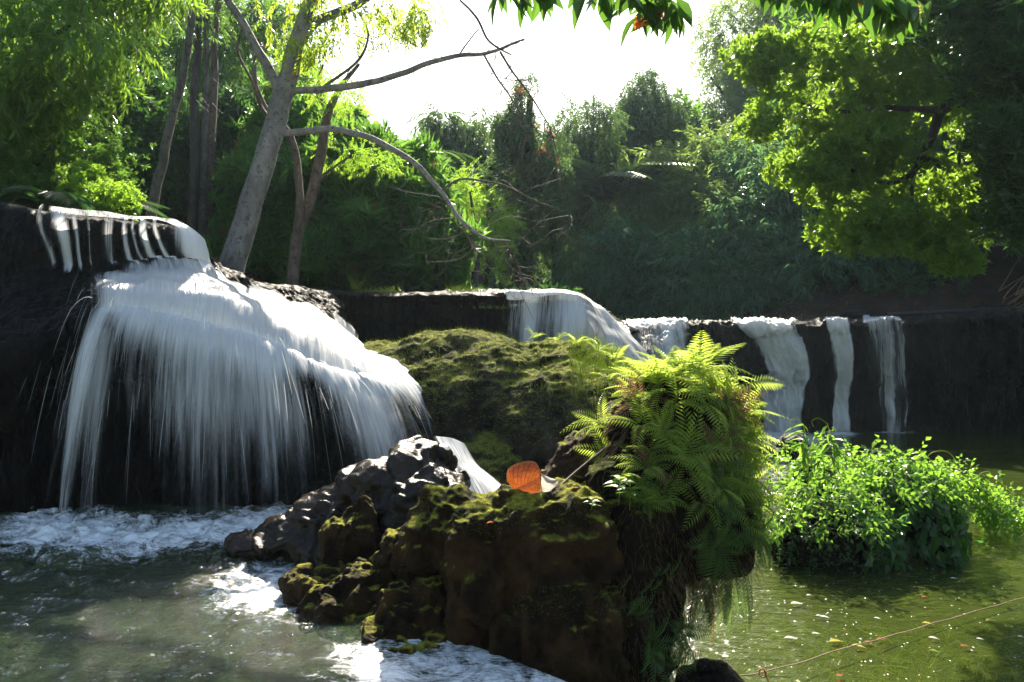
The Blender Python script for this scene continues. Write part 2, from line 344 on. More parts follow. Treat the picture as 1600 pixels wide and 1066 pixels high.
# ------------------------------------------------------------------ rocks out of merged, displaced blobs
def blob_mesh(blobs, voxel, smooth=6, expo=1.0):
    m = MB()
    import bmesh
    bm = bmesh.new(); bmesh.ops.create_icosphere(bm, subdivisions=4, radius=1.0)
    bm.verts.ensure_lookup_table(); sv = np.array([v.co[:] for v in bm.verts]); sf = np.array([[v.index for v in f.verts] for f in bm.faces]); bm.free()
    for b in blobs:
        px, py, Y, rx, rz, ry = b[:6]; rot = b[6] if len(b) > 6 else 0; ex = b[7] if len(b) > 7 else expo
        v = np.sign(sv) * np.abs(sv) ** ex; c = P(px, py, Y); s = Y / F
        v = v * (rx * s, ry, rz * s); a = math.radians(rot); ca, sa = math.cos(a), math.sin(a)
        v = np.stack([v[:, 0] * ca - v[:, 2] * sa, v[:, 1], v[:, 0] * sa + v[:, 2] * ca], 1)
        m.add(v + c, [sf])
    o = m.build('tmp_blob', M_soil, origin=np.zeros(3))
    md = o.modifiers.new('r', 'REMESH'); md.mode = 'VOXEL'; md.voxel_size = voxel
    if smooth: sm = o.modifiers.new('s', 'SMOOTH'); sm.factor = .5; sm.iterations = smooth
    ev = o.evaluated_get(bpy.context.evaluated_depsgraph_get()); em = ev.to_mesh()
    n = len(em.vertices); V = np.zeros(n * 3); em.vertices.foreach_get('co', V); V = V.reshape(-1, 3)
    N = np.zeros(n * 3); em.vertices.foreach_get('normal', N); N = N.reshape(-1, 3)
    Fs = []; ls = np.zeros(len(em.loops), np.int32); em.loops.foreach_get('vertex_index', ls)
    st = np.zeros(len(em.polygons), np.int32); to = st.copy(); em.polygons.foreach_get('loop_start', st); em.polygons.foreach_get('loop_total', to)
    for k in (3, 4):
        q = st[to == k]
        if len(q): Fs.append(ls[q[:, None] + np.arange(k)])
    ev.to_mesh_clear(); me_ = o.data; bpy.data.objects.remove(o); bpy.data.meshes.remove(me_)
    return V, N, Fs
def rock(name, blobs, mat, voxel=.02, amp=.06, freq=3.0, ridge=.03, rfreq=6.0, fine=.01, seed=1, drape=0.0, cut=None, expo=1.0, smooth=6, crack=0.0, cfreq=4.0):
    V, N, Fs = blob_mesh(blobs, voxel, smooth, expo)
    d = fbm(V, freq, 3, seed) * amp + (fbm(V, rfreq, 3, seed + 50, ridged=True) - .3) * ridge + fbm(V, 26, 3, seed + 90) * fine
    if drape:
        q = V * (1, 1, .22); d = d + (fbm(q, 9, 3, seed + 30, ridged=True) - .2) * drape * (1 - np.abs(N[:, 2])) ** .5
    if crack:
        w_ = np.stack([fbm(V, 5, 2, seed + 61), fbm(V, 5, 2, seed + 62), fbm(V, 5, 2, seed + 63)], 1) * .10
        f1, f2 = worley((V + w_) * (cfreq, cfreq, cfreq * .6), seed); d = d - crack * np.exp(-((f2 - f1) / .10) ** 2) + crack * .8 * (.5 - f1)
    V = V + N * d[:, None]
    if cut is not None: V[:, 2] = np.maximum(V[:, 2], cut)
    return mesh_obj(name, V, Fs, mat, smooth=True), V, N

# ------------------------------------------------------------------ left waterfall mound (travertine)
def px_rows(rows): return [[P(*c) for c in r] for r in rows]
MU = [
 [(-200,360,8.6),(0,360,8.6),(80,362,8.5),(180,365,8.5),(270,372,8.6),(330,430,9.0),(420,462,9.8),(480,466,10.8),(540,468,11.6)],
 [(-200,300,7.3),(0,316,7.2),(80,333,7.1),(180,344,7.1),(270,356,7.1),(322,402,7.5),(400,440,8.3),(470,449,9.3),(530,460,10.)],
 [(-200,440,6.9),(0,440,6.9),(90,420,6.95),(180,418,6.98),(290,415,6.98),(356,450,7.25),(440,476,7.9),(505,497,8.6),(550,528,9.)],
 [(-200,520,6.3),(0,510,6.3),(80,470,6.6),(175,452,6.6),(300,455,6.65),(400,492,6.9),(470,520,7.3),(540,552,7.8),(575,565,8.3)],
 [(-200,560,6.1),(0,560,6.1),(100,520,6.25),(180,490,6.25),(300,510,6.25),(420,548,6.4),(500,585,6.6),(590,604,6.9),(645,612,7.3)],
 [(-200,680,6.2),(0,680,6.2),(100,640,6.5),(180,620,6.55),(300,630,6.55),(420,650,6.65),(500,660,6.8),(590,670,7.0),(660,680,7.2)],
 [(-200,880,6.1),(0,880,6.1),(100,860,6.4),(180,860,6.4),(300,850,6.4),(420,850,6.4),(500,840,6.4),(600,830,6.5),(700,820,6.6)]]
ROW = px_rows(MU)
G = loft(ROW, 420, 300); N = gnormals(G); q = G.reshape(-1, 3)
vv = np.repeat(np.linspace(0, 6, 300), 420); amp = np.interp(vv, (0, .9, 1.3, 2, 3.4, 4.2, 5, 6), (.5, .12, .5, .5, .5, .4, 1, 1))
def DM(q, vv): return (fbm(q, 2.2, 4, 3) * .12 + (fbm(q * (1, 1, .3), 7, 4, 8, ridged=True) - .3) * .09 + fbm(q, 24, 3, 4) * .012) * np.interp(vv, (0, .9, 1.3, 2, 3.4, 4.2, 5, 6), (.5, .12, .5, .5, .5, .4, 1, 1))
d = DM(q, vv)
sg = np.sign((N.reshape(-1, 3) @ np.array((0, -1, .5))).mean())
MN = N * sg
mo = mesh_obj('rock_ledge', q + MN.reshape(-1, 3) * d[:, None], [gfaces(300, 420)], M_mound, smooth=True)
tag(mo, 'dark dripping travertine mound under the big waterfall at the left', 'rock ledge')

# back ledge (behind the mossy dome) with its rounded right shoulder
BK = [
 [(380,462,11.5),(480,462,11.8),(600,460,12),(700,460,12),(800,460,12),(890,462,12.2),(940,485,12.4),(985,515,13),(1010,520,13.4)],
 [(420,446,9.5),(500,456,9.9),(600,459,10),(700,459,10),(800,459,10),(890,461,10.2),(935,484,10.6),(965,512,11.1),(985,520,11.8)],
 [(430,470,9.4),(510,480,9.75),(600,482,9.85),(700,480,9.85),(800,480,9.85),(890,480,9.95),(950,520,10.3),(990,560,10.8),(1005,560,11.6)],
 [(450,560,9.6),(520,580,9.9),(600,580,9.95),(700,580,9.9),(800,560,9.7),(890,560,9.6),(975,580,9.9),(1020,620,10.5),(1030,640,11.5)],
 [(450,700,9.6),(520,780,9.8),(600,780,9.8),(700,780,9.8),(800,780,9.5),(890,780,9.4),(985,780,9.6),(1045,780,10.2),(1060,720,11.4)]]
RB = px_rows(BK); G = loft(RB, 340, 170); NB = gnormals(G); sgb = np.sign((NB.reshape(-1, 3) @ np.array((0, -1, .3))).mean()); q = G.reshape(-1, 3)
vv = np.repeat(np.linspace(0, 4, 170), 340); amp = np.interp(vv, (0, .9, 1.2, 2, 4), (1, .3, .5, 1, 1))
def DB(q, vv): return (fbm(q, 2.5, 4, 13) * .10 + (fbm(q * (1, 1, .25), 7, 4, 18, ridged=True) - .3) * .10 + fbm(q, 22, 3, 4) * .02) * np.interp(vv, (0, .9, 1.2, 2, 4), (1, .3, .5, 1, 1))
d = DB(q, vv)
bo = mesh_obj('rock_ledge', q + NB.reshape(-1, 3) * sgb * d[:, None], [gfaces(170, 340)], M_tuff, smooth=True)
tag(bo, 'middle rock ledge with a sheer brown wall behind the mossy dome', 'rock ledge')

# right ledge, 14 m away
RT = [
 [(930,512,14.5),(960,511,15),(1010,510,15),(1075,508,15.5),(1150,508,16),(1270,506,16),(1400,503,16),(1500,496,16),(1600,488,15.6),(1800,478,15)],
 [(930,510,12.9),(960,509,13),(1010,507,13.4),(1075,505,13.4),(1140,506,13.7),(1270,505,14),(1400,502,14.0),(1500,496,13.9),(1600,489,13.6),(1800,478,13.)],
 [(925,528,12.6),(955,530,12.6),(1010,535,12.9),(1075,522,13.0),(1165,530,13.6),(1275,525,13.85),(1400,522,13.85),(1500,520,13.7),(1600,516,13.4),(1800,510,12.8)],
 [(935,590,12.4),(965,590,12.3),(1020,580,12.5),(1085,560,12.8),(1182,575,13.8),(1285,580,13.9),(1400,575,13.9),(1500,575,13.8),(1600,570,13.4),(1800,570,12.8)],
 [(940,640,12.4),(970,640,12.4),(1025,630,12.6),(1090,610,13.0),(1170,610,14.0),(1280,620,14.0),(1400,620,14.05),(1500,620,14.0),(1600,620,13.6),(1800,625,13)],
 [(940,720,12.6),(970,720,12.6),(1025,720,12.7),(1090,715,13.4),(1170,700,14.1),(1280,700,14.1),(1400,700,14.1),(1500,700,14.1),(1600,705,13.7),(1800,720,13)]]
RR = px_rows(RT); G = loft(RR, 520, 170); NR = gnormals(G); sgr = np.sign((NR.reshape(-1, 3) @ np.array((0, -1, .3))).mean()); q = G.reshape(-1, 3)
vv = np.repeat(np.linspace(0, 5, 170), 520); amp = np.interp(vv, (0, .95, 1.1, 2, 5), (1, .85, .9, 1.3, 1.7))
def DR(q, vv): return (fbm(q * (1, 1, .6), 1.5, 4, 23) * .13 + (fbm(q * (1, 1, .3), 4, 5, 28, ridged=True) - .3) * .14 + fbm(q, 18, 3, 4) * .02) * np.interp(vv, (0, .95, 1.1, 2, 5), (1, .85, .9, 1.3, 1.7))
d = DR(q, vv)
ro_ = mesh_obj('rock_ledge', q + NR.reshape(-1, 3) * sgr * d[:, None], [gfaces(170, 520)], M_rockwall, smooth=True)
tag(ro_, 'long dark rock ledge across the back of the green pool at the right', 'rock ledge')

# ------------------------------------------------------------------ boulders
DOME, DV, DN = rock('mossy_boulder', [
  (770,660,7.9,215,130,1.1), (890,690,7.2,130,125,1.0), (650,578,8.2,95,42,.7), (720,556,8.2,110,38,.7), (860,600,8.0,130,72,.9),
  (820,800,6.9,190,130,.8), (960,650,7.6,60,80,.7), (620,610,8.3,60,40,.5), (600,556,8.3,55,16,.5), (930,760,6.6,90,100,.6)],
  M_dome, .024, .07, 1.5, .04, 5.0, .02, 11, smooth=8, crack=.02, cfreq=1.6)
tag(DOME, 'broad moss covered dome of rock between the waterfalls', 'boulder')
o, _, _ = rock('flat_stone', [(900,600,6.9,40,9,.12,4), (880,597,6.9,22,6,.1,-5), (925,601,6.92,20,8,.1)], M_tuff, .008, .012, 6, .008, 18, .004, 12)
o.data.materials[0] = rockmat('pale_stone', (.16, .13, .09), (.32, .27, .19), (.2, .2, .1), (2, 3), (.7, .9), 14, .8)
tag(o, 'pale flat slab of stone lying on the mossy dome', 'stone')
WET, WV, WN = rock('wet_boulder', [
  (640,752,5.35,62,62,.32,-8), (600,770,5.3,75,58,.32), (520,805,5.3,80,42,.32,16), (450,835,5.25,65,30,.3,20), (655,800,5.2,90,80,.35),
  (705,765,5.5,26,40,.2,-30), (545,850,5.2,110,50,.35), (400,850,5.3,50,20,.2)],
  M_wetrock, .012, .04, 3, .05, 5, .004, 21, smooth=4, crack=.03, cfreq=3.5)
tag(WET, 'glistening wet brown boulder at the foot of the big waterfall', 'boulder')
o, _, _ = rock('wet_stone', [(688,712,5.45,19,17,.07), (698,722,5.5,18,16,.07)], M_wetrock, .008, .008, 6, .008, 14, .003, 22)
tag(o, 'small rounded shiny knob of rock on top of the wet boulder', 'stone')
o, _, _ = rock('mossy_stone', [(566,806,4.85,13,30,.08,-6), (548,818,4.85,20,34,.10,-28), (576,812,4.85,9,26,.07,4), (545,850,4.8,44,46,.17,-12), (560,850,4.85,36,50,.16), (540,905,4.75,55,40,.2)], M_mossrock, .009, .02, 6, .035, 9, .006, 31, smooth=2, crack=.018, cfreq=5)
tag(o, 'pointed dark stone with a moss edged tip in front of the wet boulder', 'stone')
o, _, _ = rock('mossy_stone', [(620,868,4.5,30,34,.14,10), (640,900,4.45,44,44,.18), (560,905,4.5,60,26,.2,12), (500,925,4.5,52,30,.2,15), (468,915,4.55,28,22,.15), (560,950,4.4,95,45,.25), (660,870,4.5,18,28,.14,30)], M_mossrock, .009, .03, 6, .055, 8, .008, 32, smooth=2, crack=.018, cfreq=5)
tag(o, 'low jagged stone ridge streaked with moss at the pool edge', 'stone')
o, _, _ = rock('mossy_stone', [(655,905,4.25,26,40,.13,20), (640,955,4.15,55,42,.2,-20), (672,950,4.15,38,60,.2), (600,985,4.05,60,22,.18,18), (650,1010,4.0,80,40,.25), (694,975,4.1,18,40,.12,15)], M_mossrock, .009, .03, 6, .05, 8, .008, 33, smooth=2, crack=.018, cfreq=5)
tag(o, 'wedge shaped mossy stone at the bottom where the pool spills over', 'stone')
o, _, _ = rock('brown_stone', [(540,948,4.35,42,16,.14,14), (510,965,4.3,35,14,.12), (585,925,4.4,22,14,.1)], M_tuff, .009, .02, 7, .02, 12, .006, 34)
tag(o, 'low pale brown wet stone beside the white glittering water', 'stone')
BIG, BV, BN = rock('large_boulder', [
  (855,905,4.15,100,142,.34,0,.55), (765,895,4.1,70,115,.28,6,.7), (690,838,4.3,52,62,.28,-22,.75), (648,860,4.35,26,44,.2,-10), (880,1010,4.05,120,130,.4,0,.7),
  (790,1060,4.05,110,110,.35), (930,786,4.3,70,22,.25,0,.6), (722,785,4.3,62,18,.22,-12), (742,860,3.98,12,60,.07,24)],
  M_mossrock, .010, .02, 3, .05, 6, .009, 41, drape=.05, smooth=2, crack=.022, cfreq=3.2)
tag(BIG, 'large blocky brown boulder in front with a thin mossy flat top', 'boulder')
o, _, _ = rock('mossy_boulder', [(925,735,4.9,70,62,.3,20), (960,700,4.9,70,50,.3,15), (1000,700,5,80,80,.35), (900,770,4.8,60,45,.25)], M_mossrock, .014, .03, 5, .05, 8, .008, 42)
tag(o, 'mossy brown boulder behind the curled dead leaf and below the ferns', 'boulder')
CORE, CV, CN = rock('rocky_mound', [
  (1030,790,4.35,112,120,.36), (1080,730,4.4,75,110,.3), (1020,680,4.5,62,75,.3), (1075,640,4.5,55,50,.25), (1100,830,4.35,70,66,.28),
  (985,900,4.2,78,150,.3), (960,1020,4.1,85,140,.3), (1000,860,4.3,70,60,.3)],
  M_soil, .014, .07, 4, .05, 8, .012, 43, drape=.03)
tag(CORE, 'dark rooty mound of rock and soil carrying the fern clump', 'mound')
o, _, _ = rock('dark_stone', [(1115,1075,4.05,50,38,.16,-12), (1090,1070,4.05,34,26,.14), (1140,1090,4.0,40,30,.15)], M_tuff, .009, .02, 6, .015, 12, .006, 44)
tag(o, 'small dark stone at the very bottom below the hanging ferns', 'stone')
ISL, IV, IN = rock('rocky_islet', [
  (1295,835,7.2,85,42,.5), (1412,812,7.5,54,74,.5), (1380,780,7.9,40,34,.35), (1445,785,7.7,28,26,.3), (1275,765,8.1,32,38,.3), (1240,850,7.2,40,30,.3), (1455,850,7.5,28,32,.35), (1350,885,7.2,140,36,.45)],
  M_soil, .03, .1, 3, .06, 6, .015, 45)
tag(ISL, 'dark low islet of rock and soil under the vines in the right pool', 'islet')
o, _, _ = rock('dark_stone', [(1240,695,9.0,24,18,.2), (1222,708,9,16,12,.2)], M_tuff, .02, .03, 6, .02, 12, .006, 46)
tag(o, 'small brown stone by the islet below the far waterfall foam', 'stone')
o, _, _ = rock('bank_rock', [(1450,482,16.8,26,14,.3), (1430,486,16.8,20,9,.3)], M_rockwall, .03, .05, 3, .04, 6, .01, 47)
tag(o, 'dim rounded rock on the shaded bank above the right ledge', 'rock')
for k, (a, b_, c_) in enumerate(((1520,468,17),(1340,492,15.4),(1560,455,18.5),(1480,455,19),(1395,480,17.4))):
    o, _, _ = rock('bank_rock', [(a, b_, c_, 16 + 5 * (k % 3), 9, .25), (a + 12, b_ + 4, c_, 14, 8, .2)], M_rockwall, .04, .06, 3, .04, 6, .01, 60 + k)
    tag(o, 'small dim rock scattered on the shaded slope at right', 'rock', 'small rocks on the shaded slope')

# ------------------------------------------------------------------ water surfaces
def flat_grid(xs, ys): 
    a, b = np.meshgrid(xs, ys); return a.ravel(), b.ravel(), gfaces(len(ys), len(xs))
x, y, f = flat_grid(np.linspace(-4.5, .9, 420), np.linspace(2.3, 6.9, 380))
edge = np.maximum(0, x - (.22 - 1.1 * np.clip(y - 3.5, 0, .5) + .8 * np.clip(3.5 - y, 0, 1)))
p = np.stack([x, y, 0 * x], 1)
turb = sstep(2.2, .2, np.abs(y - 6.0) + 1.2 * sstep(-1.6, 0, x)) * sstep(.1, -1.0, x)
h = (fbm(p * (1, 1.4, 1), 2.2, 4, 71) * .035 + (fbm(p * (1, 1.3, 1), 7, 4, 72, ridged=True) - .3) * .024) * (.7 + .9 * turb) + fbm(p, 16, 2, 73) * .006
z = .6 + h * (1 - .8 * sstep(4.2, 3.8, y) * sstep(-1.2, -.6, x)) - 2.6 * np.minimum(edge, .5) ** 1.6
foam = .95 * sstep(1.25, .0, np.abs(y - 5.85 - .15 * np.sin(x * 3))) * sstep(.0, -1.0, x) * sstep(-4.6, -3.2, x)
foam = np.maximum(foam, .85 * sstep(1.1, .1, np.hypot((x + 1.25) * 1.1, (y - 4.75) * .9)))  # sun glitter on the open pool, painted in as white
foam = np.maximum(foam, .80 * sstep(4.3, 3.75, y + .25 * np.sin(x * 4)) * sstep(-1.3, -.5, x) * sstep(.6, .2, x)); foam = np.maximum(foam, .34)  # sun glare on the spill, painted white through the same value
M_wl = watermat('upper_pool_water', (.42, .50, .28), (.055, .115, .035), .15, 1.0, 15.0, .05, foam=True)
o = mesh_obj('pool_water', np.stack([x, y, z], 1), [f], M_wl, smooth=True, attr={'foam': foam})
tag(o, 'churning upper pool below the big waterfall at the left', None, kind='structure')
x, y, f = flat_grid(np.concatenate([np.linspace(-1, 9, 420), np.linspace(9, 40, 20)[1:]]), np.concatenate([np.linspace(-6, 2, 10, endpoint=False), np.linspace(2, 15, 420)]))
p = np.stack([x, y, 0 * x], 1)
h = fbm(p * (.8, 1.6, 1), 1.6, 4, 81) * .012 + fbm(p, 7, 2, 82) * .003
foam = 1.3 * np.exp(-(((x - 4.35) / .75) ** 2 + ((y - 13.4) / 1.0) ** 2)) + .9 * np.exp(-(((x - 5.45) / .3) ** 2 + ((y - 13.8) / .4) ** 2)) + .8 * np.exp(-(((x - 6.4) / .6) ** 2 + ((y - 13.9) / .3) ** 2))
foam = np.maximum(foam, .55 * np.exp(-(((x - 3.4) / .8) ** 2 + ((y - 10.5) / 1.8) ** 2))); foam = np.maximum(foam, .16)
M_wr = watermat('lower_pool_water', (.80, .90, .50), (.10, .14, .028), .27, .5, 5.0, .05, foam=True, stretch=(.7, 2.0, 1))
o = mesh_obj('pool_water', np.stack([x, y, h], 1), [f], M_wr, smooth=True, attr={'foam': foam})
tag(o, 'calm green lower pool at the right with weeds under it', None, kind='structure')

# ------------------------------------------------------------------ falling water
M_fall = fallmat('falling_water'); M_far = fallmat('far_falling_water', 13, .5, .08, .42); M_fallthin = fallmat('thin_falling_water', 34, .8, .05, .6, amax=.8)
M_veil = fallmat('spray_veil', 44, 1.2, .08, .75, amax=.55)
def sheet(name, rows, nu, nv, dens, mat, offtop=.25, dispf=None, u0=0, u1=None, v0=0, v1=None, off=None, rough=.0, label=None, extra=None, seed=0):
    G = loft(rows, nu, nv, u0, u1, v0, v1) if not isinstance(rows, np.ndarray) else rows
    nv, nu = G.shape[:2]; n0 = nv
    if extra is not None: G = np.concatenate([G, extra], 0); nv = len(G)
    q = G.reshape(-1, 3).copy()
    if off is not None:
        Nn = gnormals(G).reshape(-1, 3); s = np.sign((Nn @ np.array((0, -1, .5))).mean()); q = q + Nn * s * (off * (offtop + (1 - offtop) * sstep(.12, .4, np.repeat(np.linspace(0, 1, nv), nu))))[:, None]
        if dispf is not None:
            k0 = n0 * nu; vq = np.repeat(np.linspace(v0, v1, n0), nu); dd_ = dispf(G.reshape(-1, 3)[:k0], vq)
            if extra is not None: dd_ = dd_ * sstep(1, .8, np.repeat(np.linspace(0, 1, n0), nu))
            q[:k0] += Nn[:k0] * s * dd_[:, None]
    du = np.linalg.norm(np.diff(G, axis=1), axis=2).mean(0); uu = np.concatenate([[0], np.cumsum(du)])
    dv = np.linalg.norm(np.diff(G, axis=0), axis=2).mean(1); wv = np.concatenate([[0], np.cumsum(dv)])
    U, W = np.meshgrid(uu, wv); uv = np.stack([U.ravel() + seed, W.ravel()], 1)
    if rough:
        s3 = np.stack([uv[:, 0] * 9, uv[:, 1] * 1.2, 0 * uv[:, 0]], 1); q = q + np.array((0, -1, .3)) * (fbm(s3, 1, 3, 9) * rough)[:, None]
    A, B = np.meshgrid(np.linspace(0, 1, nu), np.linspace(0, 1, nv))
    D = np.clip(dens(A, B), 0, 1.6).ravel()
    o = mesh_obj('waterfall', q, [gfaces(nv, nu)], mat, smooth=True, uv=uv, attr={'dens': D})
    return tag(o, label, 'waterfall')
def falling(line, vel, zbot, nv, t0=0.0):
    """ballistic continuation of a brink line (n,3) with velocities (n,3) to height zbot"""
    line = np.asarray(line); vel = np.asarray(vel); g = 9.8
    T = (vel[:, 2] + np.sqrt(np.maximum(vel[:, 2] ** 2 + 2 * g * (line[:, 2] - zbot), .01))) / g
    s = np.linspace(t0, 1, nv)[:, None] * T[None]; out = line[None] + vel[None] * s[..., None]; out[..., 2] -= .5 * g * s ** 2
    return out
def bump1(a, c, w): return np.exp(-((a - c) / w) ** 2)
def LM(q, vv): return fbm(q, 2.2, 3, 3) * .12 * np.interp(vv, (0, .9, 1.3, 2, 3.4, 4.2), (.5, .12, .5, .5, .5, .4)) + .035
def LB(q, vv): return (fbm(q, 2.5, 2, 13) * .10 + .035) * np.interp(vv, (0, .9, 1.2, 2), (1, .3, .5, 1))
def LR(q, vv): return DR(q, vv) * .85 + .02
# tier one: over the brink at the top left
rows = [ROW[0], ROW[1], ROW[2]]
g1 = loft(ROW, 260, 120, 1.7, 4.45, .55, 2.5)
def d1(a, b):
    a0 = a; a = a - .09 * b + .014 * np.sin(b * 6 + a * 9)
    d = .25 + .5 * bump1(a, .13, .035) + .28 * bump1(a, .03, .018) + .34 * bump1(a, .21, .014) + .25 * bump1(a, .29, .01) + .24 * bump1(a, .42, .03) + .4 * bump1(a, .52, .014) + .3 * bump1(a, .57, .01) + .45 * bump1(a, .63, .02) + .4 * bump1(a, .70, .012) + .85 * sstep(.74, .88, a)
    d = d * sstep(0, .05, a0) * sstep(1.0, .72, b + .05 * np.sin(a0 * 60) + .03 * np.sin(a0 * 143)); return np.maximum(d, .56 * sstep(.24, .17, b) * sstep(.05, .12, a0))
sheet('w', g1, 0, 0, d1, M_fall, dispf=LM, v0=.55, v1=2.5, off=.05, rough=.02, label='short upper waterfall dropping over the dark brink at top left')
# apron: smooth bright rush from the foot of tier one to the lip, then the free fall into the pool
g2 = loft(ROW, 420, 120, 2.35, 8.0, 1.75, 4.02)
lip = g2[-1]; tl = np.linspace(0, 1, len(lip))
vel = np.stack([-.28 + 1.75 * tl - .55 * sstep(.8, 1, tl), -.95 + .25 * tl, -.25 + 0 * tl], 1) * (1 + .15 * fbm(np.stack([tl * 12, 0 * tl, 0 * tl], 1), 1, 2, 5))[:, None]
zb = np.interp(tl, (0, .6, .8, 1), (.6, .6, .7, .9))
gf = falling(lip, vel, zb, 90)[1:]
nb = len(g2) / (len(g2) + len(gf))
def d2(a, b):
    up = (1.12 + .25 * sstep(.2, .5, a)) * sstep(0, .2, a) - .35 * bump1(a, .78, .12) * bump1(b, .25, .12) + 0 * b
    up = up - .42 * sstep(.5, .25, a) * sstep(nb * .75, nb * .2, b) - .15 * sstep(nb * .5, 0, b)
    up = up - .7 * sstep(.62, .9, a) * sstep(nb * .55, 0, b)
    dn = .18 + .55 * bump1(a, .10, .025) + .30 * bump1(a, .3, .12) + .30 * bump1(a, .45, .05) + .42 * bump1(a, .72, .10) + .3 * bump1(a, .9, .06)
    k = sstep(nb * .9, nb + .22, b); e = sstep(0, .05, a) * (1 - .8 * sstep(.95, 1, a))
    return (up * (1 - k) + (dn - .22 * sstep(.8, 1, b)) * k) * (1 - sstep(.97, 1., b) * .5) * np.where(b < nb, 1, e) * sstep(0, 1, (b + .03) / (.12 + .05 * np.sin(a * 40) + .03 * np.sin(a * 97)))
big_fall = sheet('w', g2, 0, 0, d2, M_fall, dispf=LM, v0=1.75, v1=4.02, off=.10, rough=.04, label='broad white waterfall sheeting off the big rock mound at left', extra=gf, seed=3)
for k, (vx, vy, bias, mt) in enumerate(((.75, .55, -.05, M_fallthin), (1.15, 1.5, -.12, M_veil), (1.3, 2.1, -.2, M_veil))):
    v2 = vel * np.array((vx, vy, 1)) + np.array((0, 0, .12 * k)); gk = falling(lip + np.array((0, -.02 * k, 0)), v2, zb, 90)
    def dk(a, b, bias=bias, k=k):
        dd = .42 + bias + .35 * bump1(a, .10 + .02 * k, .03) + .26 * bump1(a, .34, .10) + .2 * bump1(a, .52, .05) + .34 * bump1(a, .74, .09) + .2 * bump1(a, .92, .05)
        return (dd + .25 * sstep(.35, 0, b) - .22 * sstep(.5, 1, b)) * sstep(0, .06, a) * sstep(1, .93, a) * sstep(0, .35, b)
    o = sheet('w', gk, 0, 0, dk, mt, rough=.05, seed=40 + 9 * k); o.name = 'water_veil'; o.parent = big_fall; o.location = -Vector(big_fall.location) + o.location; del o['category']
# spray strands thrown off the apron
def strands(origins, vels, zend, r, name, label, mat, seg=12, frac=(0., 1.)):
    n = len(origins); g = 9.8
    T = (vels[:, 2] + np.sqrt(np.maximum(vels[:, 2] ** 2 + 2 * g * np.maximum(origins[:, 2] - zend, .02), .01))) / g
    a = rng.uniform(frac[0], .7, n) * T; b = np.minimum(a + rng.uniform(.06, .3, n) * T, T * frac[1])
    s = a[:, None] + (b - a)[:, None] * np.linspace(0, 1, seg)[None]
    p = origins[:, None] + vels[:, None] * s[..., None]; p[..., 2] -= .5 * g * s * s
    tg = nrm(np.gradient(p, axis=1)); side = nrm(np.cross(tg, rdir(n)[:, None])); up = np.cross(tg, side)
    w = (r * rng.uniform(.5, 1.5, n))[:, None] * (np.sin(np.linspace(.12, .95, seg) * math.pi) ** .6)[None]
    ang = np.array((0, 2.094, 4.189)); ring = np.cos(ang)[None, None, :, None] * side[:, :, None] + np.sin(ang)[None, None, :, None] * up[:, :, None]
    V = (p[:, :, None] + ring * w[:, :, None, None]).reshape(-1, 3)
    base = (np.arange(n) * seg * 3)[:, None, None] + (np.arange(seg - 1) * 3)[None, :, None]; j = np.arange(3)[None, None]
    f = np.stack([base + j, base + (j + 1) % 3, base + (j + 1) % 3 + 3, base + j + 3], -1).reshape(-1, 4)
    o = mesh_obj(name, V, [f], mat, smooth=True); return tag(o, label, 'spray', kind='stuff')
M_drop = plainmat('spray_water', (.85, .88, .9), (.8, .83, .86), .15, .4)
M_mistw = plainmat('soft_spray_water', (.85, .88, .9), (.8, .83, .86), .3, .5, alpha=.30)
n = 300; u = rng.beta(1.1, 1.4, n); v = rng.uniform(.0, 1, n) ** .5
A = cr(np.swapaxes(np.array(ROW), 0, 1), 2.6 + u * 5.0); 
O = np.stack([cr(A[i], np.array([2.3 + 1.75 * v[i]]))[0] for i in range(n)]) + np.array((0, -.08, .06))
Vl = np.stack([-.35 + 2.0 * u + rng.normal(0, .28, n), -.9 + rng.normal(0, .25, n), .1 + rng.normal(0, .35, n) + .5 * (1 - v)], 1)
k = 1500
strands(O[:k], Vl[:k], .62, .0013, 'water_spray', 'fine bright streaks of water thrown off the big waterfall', M_mistw, frac=(0, 1))
0 and strands(O[k:], Vl[k:] * .8, .62, .009, 'water_spray', 'soft pale veil of spray hanging under the big waterfall', M_mistw, frac=(0, 1))
# small droplets leaping where the water lands
n = 90; u = rng.uniform(0, 1, n); O = np.stack([-3.6 + 3.1 * u, 5.75 + .25 * rng.normal(size=n) - .35 * u, .62 + 0 * u], 1)
Vl = np.stack([rng.normal(0, .45, n), rng.normal(-.1, .35, n), rng.uniform(.3, 1.9, n)], 1)
strands(O, Vl, .6, .0012, 'water_spray', 'small splashes leaping up along the foot of the big waterfall', M_drop)
n = 110; O = P(590, 722, 5.75) + rng.normal(size=(n, 3)) * (.14, .1, .05); Vl = np.stack([rng.normal(.15, .55, n), rng.normal(-.2, .35, n), rng.uniform(.5, 2.0, n)], 1)
0 and strands(O, Vl, 1.0, .0015, 'water_spray', 'splash fan bursting where water hits the back of the wet boulder', M_drop)
# slide running down to the right behind the wet boulder
sl = px_rows([[(676,682,6.2),(704,684,6.15),(728,694,6.2)], [(696,716,5.95),(724,720,5.95),(748,726,6.05)], [(712,748,5.8),(752,752,5.75),(780,752,5.85)], [(730,800,5.5),(782,800,5.45),(825,795,5.5)]])
sheet('w', sl, 40, 60, lambda a, b: .95 * np.sin(np.pi * np.clip(a, .0, 1)) ** .6 + 0 * b, M_fall, rough=.02, label='narrow white chute sliding down behind the wet boulder', seed=8)
